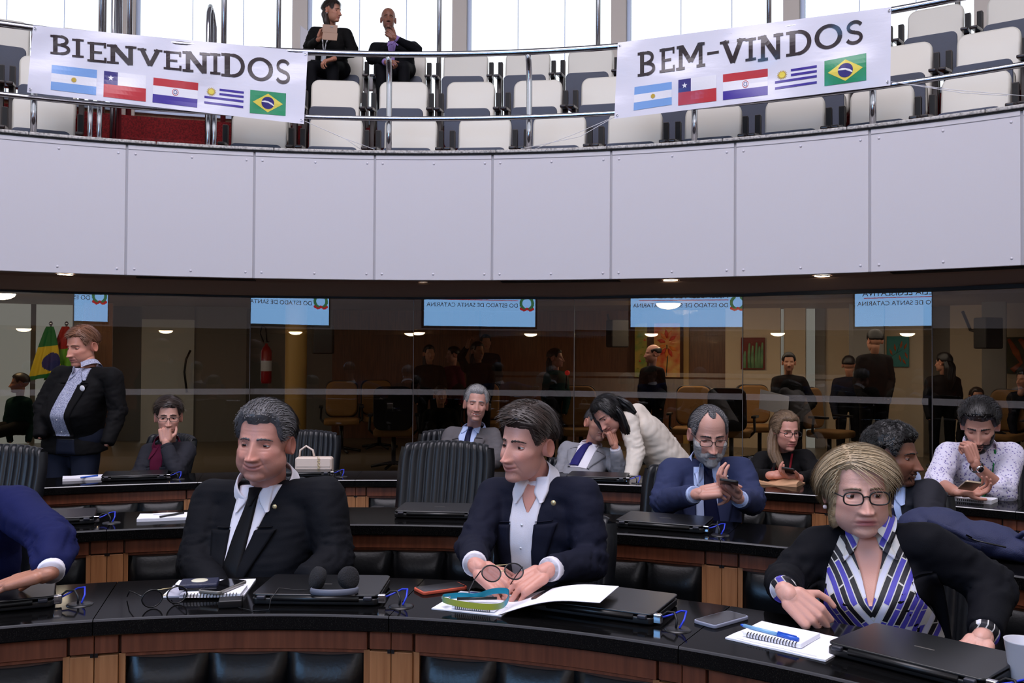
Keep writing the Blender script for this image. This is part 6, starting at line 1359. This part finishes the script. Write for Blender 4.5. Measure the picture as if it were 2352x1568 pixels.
mat('wallet',(22,26,54),.45,bump=.2,bscale=150); mat('emblem_cream',(208,204,180),.5)
P=atz(458,1348,ZD[0]+.018); r=empty('wallet',P,yaw_at(P,4),'navy wallet with a round cream emblem','wallet'); b=MB(); b.box((0,0,.010),(.105,.078,.016),'wallet'); b.build('cover',r,bevel=.005,seg=2); b=MB(); b.lathe([(0,.0012),(.022,.0010),(.023,0)],'emblem_cream',24,T3((.0,.005,.0182))); b.build('emblem',r); b=MB(); b.box((0,0,.005),(.10,.082,.004),'black_plastic'); b.build('inner_flap',r)
mat('phone_glass',(8,8,10),.06,spec=.6); mat('phone_silver',(150,146,140),.3,metal=.6); mat('case_orange',(196,84,60),.5); mat('case_grey',(132,136,154),.5); mat('case_gold',(196,176,150),.3,metal=.5)
def phone(P,rot,label,case='phone_silver',w=.072,l=.145,nm='phone'):
    r=empty(nm,P,0,label,'phone'); r.rotation_euler=rot; b=MB(); b.prism(outline_round(w,l,.012,4),0,.009,case,T3((0,-l/2,0))); b.build('case',r,bevel=.002,seg=2); b=MB(); b.prism(outline_round(w-.008,l-.010,.008,4),.009,.0096,'phone_glass',T3((0,-l/2+.005,0))); b.build('display',r); return r
P=atz(512,1350,ZD[0]+.018); phone(P,(0,0,yaw_at(P,-22)),'phone lying on the spiral notebook before the black suited man')
P=atz(1012,1354,ZD[0]); phone(P,(0,0,yaw_at(P,-50)),'phone in an orange case at the left of the folder','case_orange')
P=atz(1657,1426,ZD[0]); phone(P,(0,0,yaw_at(P,-20)),'phone in a grey case beside the notebook with the blue pen','case_grey')
glassmat('lens_tint',1.5,(.55,.55,.6))
# aviator glasses standing on the desk
def spectacles(P,rz,label,rx=0,fold=False):
    r=empty('eyeglasses',P,0,label,'glasses'); r.rotation_euler=(rx,0,rz); b=MB(); l=MB()
    for s in(-1,1):
        pts=[]
        for k in range(24): a=PI2*k/24; pts.append(Vector((s*.033+.027*math.cos(a)*(1-.10*(math.sin(a)<0)*abs(math.sin(a))),0,.026+.023*math.sin(a))))
        b.tube(pts,.0021,'black_plastic',6,closed=True); l.add([sum(pts,Vector())/24]+pts,[(0,k+1,(k+1)%24+1) for k in range(24)],'lens_tint')
    b.tube([(-.008,0,.030),(.008,0,.030)],.0015,'pin_gold',6); b.tube([(-.02,0,.047),(.02,0,.047)],.0012,'pin_gold',6); b.build('rims',r); l.build('lenses',r)
    for s in(-1,1): b=MB(); b.tube([(s*.061,0,.036),(s*.062,.06,.034),(s*.060,.11,.028),(s*.058,.14,.006)],.0016,'black_plastic',6); b.build('temple',r)
    return r
P=atz(378,1392,ZD[0]); spectacles(P,yaw_at(P,28),'black aviator glasses standing beside the white sheets')
# receiver box, headphones and wire
P=atz(530,1392,ZD[0]); b=MB(); b.box((0,0,.011),(.062,.05,.022),'black_plastic'); o=b.build('receiver_box',bevel=.004,seg=2); o.location=P; o.rotation_euler=(0,0,yaw_at(P,8)); setp(o,'small black receiver box at the desk edge','receiver')
mat('headband',(92,96,110),.5); mat('ear_foam',(22,22,26),.9,bump=.4,bscale=300)
P=atz(768,1362,ZD[0]+.0325); r=empty('headphones',P,yaw_at(P,6),'grey and black headphones lying on the closed laptop','headphones')
b=MB(); b.tube([Vector((.062*math.cos(t),-.045*math.sin(t)*1.0,.008+.004*math.sin(t))) for t in [rad(-8+196*k/20) for k in range(21)]],.009,'headband',8,flat=.45,up=(0,0,1)); b.build('headband',r)
for s,rz_ in((-1,20),(1,-35)): b=MB(); b.lathe([(0,.018),(.024,.018),(.031,.012),(.032,.002),(.028,-.010),(.012,-.016),(0,-.016)],'ear_foam',20,T3((s*.040-.006,.020,.036),rz=rad(rz_),ry=rad(72*s),rx=rad(8))); b.build('ear_cushion',r)
b=MB(); A=atz(745,1350,ZD[0]+.036); b.tube([A,atz(690,1355,ZD[0]+.034),atz(640,1350,ZD[0]+.036),atz(622,1375,ZD[0]+.033),atz(618,1400,ZD[0]+.003),atz(580,1402,ZD[0]+.002),atz(548,1395,ZD[0]+.004)],.0012,'cable_black',5); setp(b.build('headphone_wire'),'thin black wire between the headphones and the receiver box','wire')
# open folder, notebook and lanyard before the navy jacket man
P=atz(1118,1388,ZD[0]); rz=yaw_at(P,-6); r=empty('open_folder',P,rz,'open white folder with one leaf curving over the laptop','folder')
b=MB(); b.box((-.02,.0,.002),(.20,.20,.003),'paper'); b.build('back_leaf',r)
b=MB(); G=[[Vector((.07+.27*u_,-.10+.21*v_+.015*u_,.004+.050*math.sin(min(1,u_*1.35)*math.pi*.5)*(1-.12*v_)+.004*u_)) for u_ in [i/14 for i in range(15)]] for v_ in [j/6 for j in range(7)]]; b.grid(G,'paper'); b.grid([[p-Vector((0,0,.0012)) for p in row_] for row_ in G][::-1],'paper'); b.build('front_leaf',r)
b=MB(); b.box((-.005,.04,.0045),(.17,.13,.0012),'paper'); b.box((-.05,.075,.0055),(.08,.05,.001),'paper'); o=b.build('loose_sheets',r); 
b=MB(); 
for k in range(6): b.box((.02,.06-.012*k,.0053),(.07,.003,.0003),'print_grey')
b.box((-.06,.085,.0063),(.05,.008,.0003),'print_blue'); b.build('print',r)
P2=atz(1098,1392,ZD[0]+.006); notebook(P2,yaw_at(P2,-4),.12,.085,'small spiral notebook inside the open folder')
def lany():
    m=bpy.data.materials.new('lanyard_teal'); m.use_nodes=True; nt=m.node_tree; b=nt.nodes['Principled BSDF']; b.inputs['Roughness'].default_value=.45
    tc=nt.nodes.new('ShaderNodeTexCoord'); sx=nt.nodes.new('ShaderNodeSeparateXYZ'); r=nt.nodes.new('ShaderNodeValToRGB'); nt.links.new(tc.outputs['Object'],sx.inputs[0]); mm=nt.nodes.new('ShaderNodeMapRange'); mm.inputs[1].default_value=-.055; mm.inputs[2].default_value=.045; nt.links.new(sx.outputs[1],mm.inputs[0]); nt.links.new(mm.outputs[0],r.inputs[0])
    r.color_ramp.elements[0].color=(*lin((168,176,60)),1); r.color_ramp.elements[0].position=.1; r.color_ramp.elements[1].color=(*lin((0,132,160)),1); r.color_ramp.elements[1].position=.45; nt.links.new(r.outputs[0],b.inputs['Base Color']); MATS['lanyard_teal']=m
lany()
P=atz(1090,1385,ZD[0]+.018); r=empty('lanyard',P,yaw_at(P,-4),'teal and yellow lanyard lying over the folder','lanyard')
pts=[(-.085,-.012,.012),(-.05,.02,.012),(0,.012,.016),(.035,.045,.024),(.075,.05,.026),(.088,.02,.016),(.085,-.03,.008),(.04,-.05,.007),(-.02,-.045,.007),(-.07,-.035,.010)]
n_=60; PP=[]
for k in range(n_):
    t=k/n_*len(pts); i=int(t); u_=t-i; q=[Vector(pts[(i+j-1)%len(pts)]) for j in range(4)]; PP.append(.5*((2*q[1])+(-q[0]+q[2])*u_+(2*q[0]-5*q[1]+4*q[2]-q[3])*u_*u_+(-q[0]+3*q[1]-3*q[2]+q[3])*u_**3))
b=MB(); b.tube(PP,.0009,'lanyard_teal',8,closed=True,flat=9,up=(1,0,0)); 
G=[[p+Vector((0,0,-.008)),p+Vector((0,.0,.008))] for p in PP]; b=MB(); b.grid(G+[G[0]],'lanyard_teal'); b.grid([[a+Vector((.0008,.0008,0)),c+Vector((.0008,.0008,0))] for a,c in (G+[G[0]])],'lanyard_teal'); b.build('ribbon',r)
b=MB(); b.box((-.078,-.01,.012),(.022,.016,.006),'chrome'); b.build('clip',r,bevel=.002); b=MB(); b.tube([(-.05,.0,.008),(.055,.025,.012)],.0042,'black_plastic',8); b.build('pen',r)
# eyeglasses held by the navy jacket man
P=aty(1160,1318,2.50); g=spectacles(P,rad(24),'dark rimmed glasses held by the man in navy jacket',rx=rad(-35)); g.location=P-Vector((0,0,.02))
# notebook, pen and sheets before the woman
s3=sheet(0,1818,1472,.25,.19,-6,'white sheets under the notebook with the blue pen'); lines(s3,[(-.10,.07,.002,.05),(0,-.085,.2,.0012)],z=.0048)
P=atz(1795,1462,ZD[0]+.0055); notebook(P,yaw_at(P,-5),.145,.115,'spiral notebook with a blue pen before the woman')
P=atz(1770,1452,ZD[0]+.021); r=empty('pen',P,yaw_at(P,-14),'blue ballpoint pen lying on the spiral notebook','pen'); mat('pen_blue',(40,92,200),.25); mat('pen_clear',(120,170,210),.15)
b=MB(); b.tube([(-.075,0,0),(.02,0,0)],.0045,'pen_clear',10); b.build('barrel',r); b=MB(); b.tube([(.02,0,0),(.075,0,0)],.0052,'pen_blue',10); b.box((.045,0,.006),(.05,.003,.003),'pen_blue'); b.build('cap',r); b=MB(); b.tube([(-.085,0,0),(-.075,0,0)],[.002,.0045],'pen_blue',8); b.build('tip',r)
# plastic cup
P=atz(2350,1560,ZD[0]); mat('cup',(214,214,222),.3,trans=.3); b=MB(); b.lathe([(0,.002),(.024,.002),(.035,.082),(.038,.084),(.0365,.080),(.026,.004)],'cup',24); o=b.build('plastic_cup'); o.location=P; setp(o,'white plastic cup at the right edge of the front desk','cup')
# --- second row
s2=sheet(1,384,1190,.22,.13,2,'folded white papers on the second row desk behind the black suited man',th=.012)
P=atz(395,1184,ZD[1]+.013); b=MB(); b.tube([(-.03,-.05,.004),(.03,.05,.004)],.0045,'black_plastic',8); o=b.build('pen'); o.location=P; setp(o,'black pen lying on the second row papers','pen'); lines(s2,[(-.02,.02,.07,.006)],'print_grey',z=.0135)
mat('bag_navy',(26,34,72),.7,bump=.3,bscale=220)
P=atz(2225,1272,ZD[1]); r=empty('backpack',(P.x,P.y,ZD[1]),yaw_at(P,-8),'navy backpack lying on the second row desk','bag')
g=GEO(); g.ball((-.16,.0,.11),(.20,.15,.11)); g.ball((.05,.0,.085),(.22,.15,.09)); g.ball((.20,.02,.06),(.16,.14,.07)); g.capsule((-.2,0,.06),(.25,0,.05),.06,.05)
VV,FF=g.remesh(.012,5); VV[:,2]=np.maximum(VV[:,2],.002); VV=VV+vnormals(VV,FF)*(wn(VV,22,5)*.006)[:,None]; VV[:,2]=np.maximum(VV[:,2],.001); mkobj('body',VV,FF,'bag_navy',r)
b=MB(); b.tube([(.22,-.02,.10),(.27,-.04,.15),(.33,-.02,.14),(.35,.02,.08)],.012,'bag_navy',8,flat=1.8); b.build('handle',r); b=MB(); b.tube([(.0,-.14,.12),(.1,-.15,.10),(.22,-.13,.085)],.004,'black_plastic',6); b.build('zip',r); b=MB(); b.box((.06,-.155,.118),(.03,.004,.008),'chrome',rot=Euler((0,rad(20),0)).to_matrix()); b.build('zip_pull',r); b=MB(); b.tube([(-.15,-.13,.16),(.0,-.15,.13),(.12,-.13,.07)],.016,'bag_navy',8,flat=.5); b.build('flap_edge',r)
r.scale=(.68,.68,.68)
# --- third row
s4=sheet(2,193,1100,.22,.14,4,'folded white papers before the standing man',th=.014)
P=atz(205,1095,ZD[2]+.016); b=MB(); b.tube([(-.02,-.06,.004),(.03,.04,.004)],.0045,'pen_blue',8); o=b.build('pen'); o.location=P; setp(o,'dark blue pen on the papers before the standing man','pen')
mat('bag_cream',(216,198,184),.5); P=atz(722,1087,ZD[2]); r=empty('handbag',P,yaw_at(P,-4),'cream handbag with a gold chain on the third row desk','handbag')
b=MB(); b.box((0,.0,.05),(.22,.09,.10),'bag_cream'); b.build('body',r,bevel=.015,seg=3); b=MB(); b.tube([(-.09,0,.095),(-.085,0,.14),(-.05,0,.165),(-.01,0,.14),(0,0,.095)],.006,'bag_cream',8); b.build('handle',r); b=MB(); b.box((0,-.046,.07),(.2,.004,.05),'bag_cream'); b.build('flap',r,bevel=.004)
b=MB()
for k in range(9): b.tube([Vector((.03+.006*(k%2)+.004*math.cos(t),-.052,.10-.011*k+.007*math.sin(t))) for t in [PI2*q/8 for q in range(8)]],.0015,'pin_gold',5,closed=True)
b.build('chain',r)
mat('kraft',(196,152,116),.8,bump=.2,bscale=40); P=atz(1778,1110,ZD[2]); b=MB(); G=[[Vector(((i/8-.5)*.30,(j/6-.5)*.19,.004+.045*(.5+.5*math.sin(i*.9+j*.7))*(.4+j/8))) for i in range(9)] for j in range(7)]; b.grid(G,'kraft'); b.grid([[Vector((p.x,p.y,.001)) for p in q] for q in G][::-1],'kraft'); b.grid([G[0],[Vector((p.x,p.y,.001)) for p in G[0]]],'kraft'); b.grid([[q[-1] for q in G],[Vector((q[-1].x,q[-1].y,.001)) for q in G]],'kraft'); o=b.build('paper_envelope'); o.location=P; o.rotation_euler=(0,0,yaw_at(P,-8)); setp(o,'crumpled brown paper envelope before the fair haired woman','envelope')
s5=sheet(2,2232,1150,.21,.12,-6,'white booklet before the man in patterned shirt',th=.018,name='booklet',cat='booklet')
P=atz(2232,1153,ZD[2]+.010); b=MB(); 
for k in range(14): b.box((-.05+.009*k,-.062,.0),(.004,.003,.010),'black_plastic')
o=b.build('spiral_binding',s5); o.location=(0,0,.008)
# things in hands
def held(A,hi_,label,off,rot,case='black_plastic'):
    P=Vector(A['WR'][hi_])+Vector(off); return phone(P,rot,label,case)
phone(aty(1674,1112,3.70),(rad(-16),rad(6),rad(-15)),'black phone held by the bearded man','black_plastic')
phone(aty(1811,1083,5.26),(rad(-18),rad(6),rad(-20)),'black phone held by the fair haired woman in the third row','black_plastic')
phone(aty(2227,1117,4.52),(rad(-22),rad(6),rad(-12)),'gold backed phone held by the man in patterned shirt','case_gold')
mat('case_leather',(168,134,112),.55); P=aty(757,75,9.62); r=empty('phone',P,0,'phone in an open tan leather case held by the balcony woman','phone'); r.rotation_euler=(0,rad(4),0)
b=MB(); b.box((.0,0,.04),(.155,.012,.085),'case_leather'); b.build('case',r,bevel=.004,seg=2); b=MB(); b.box((.01,-.02,-.045),(.155,.006,.085),'case_leather',rot=Euler((rad(-12),0,0)).to_matrix()); b.build('flap',r,bevel=.003,seg=1); b=MB(); b.box((.02,-.008,.06),(.03,.002,.012),'phone_glass'); b.build('camera_window',r)
# sheets held in the lobby, wristwatches
P=aty(1778,924,11.35); b=MB(); b.box((0,0,0),(.36,.003,.27),'paper'); o=b.build('paper_sheets'); o.location=P; o.rotation_euler=(rad(-30),rad(14),0); setp(o,'large white sheets held by the man in dark hoodie behind glass','papers')
def watch(A,hi_,m,face,label):
    w0=Vector(A['WR'][hi_]); d=Vector(unit(A['WR'][hi_]-A['ELB'][hi_])); c=w0+d*.012; b=MB(); b.tube([c-d*.009,c+d*.009],.0335,m,20,caps=False); r=b.build('watch_strap',A['root']); r.data.transform(Matrix.Translation(-Vector(A['origin'])))
    if face:
        n=Vector((-.35,-.9,.1)); n=(n-d*n.dot(d)).normalized(); b=MB(); b.lathe([(0,.009),(.015,.009),(.019,.006),(.019,0)],'chrome',20,Matrix.Translation(c+n*.030)@n.to_track_quat('Z','Y').to_matrix().to_4x4()); f=b.build('watch_face',A['root']); f.data.transform(Matrix.Translation(-Vector(A['origin'])))
watch(A7,1,'black_plastic',True,'')
mat('band_blue',(50,46,130),.5); watch(A9,1,'band_blue',False,'')
bpy.data.scenes.remove(TMP)
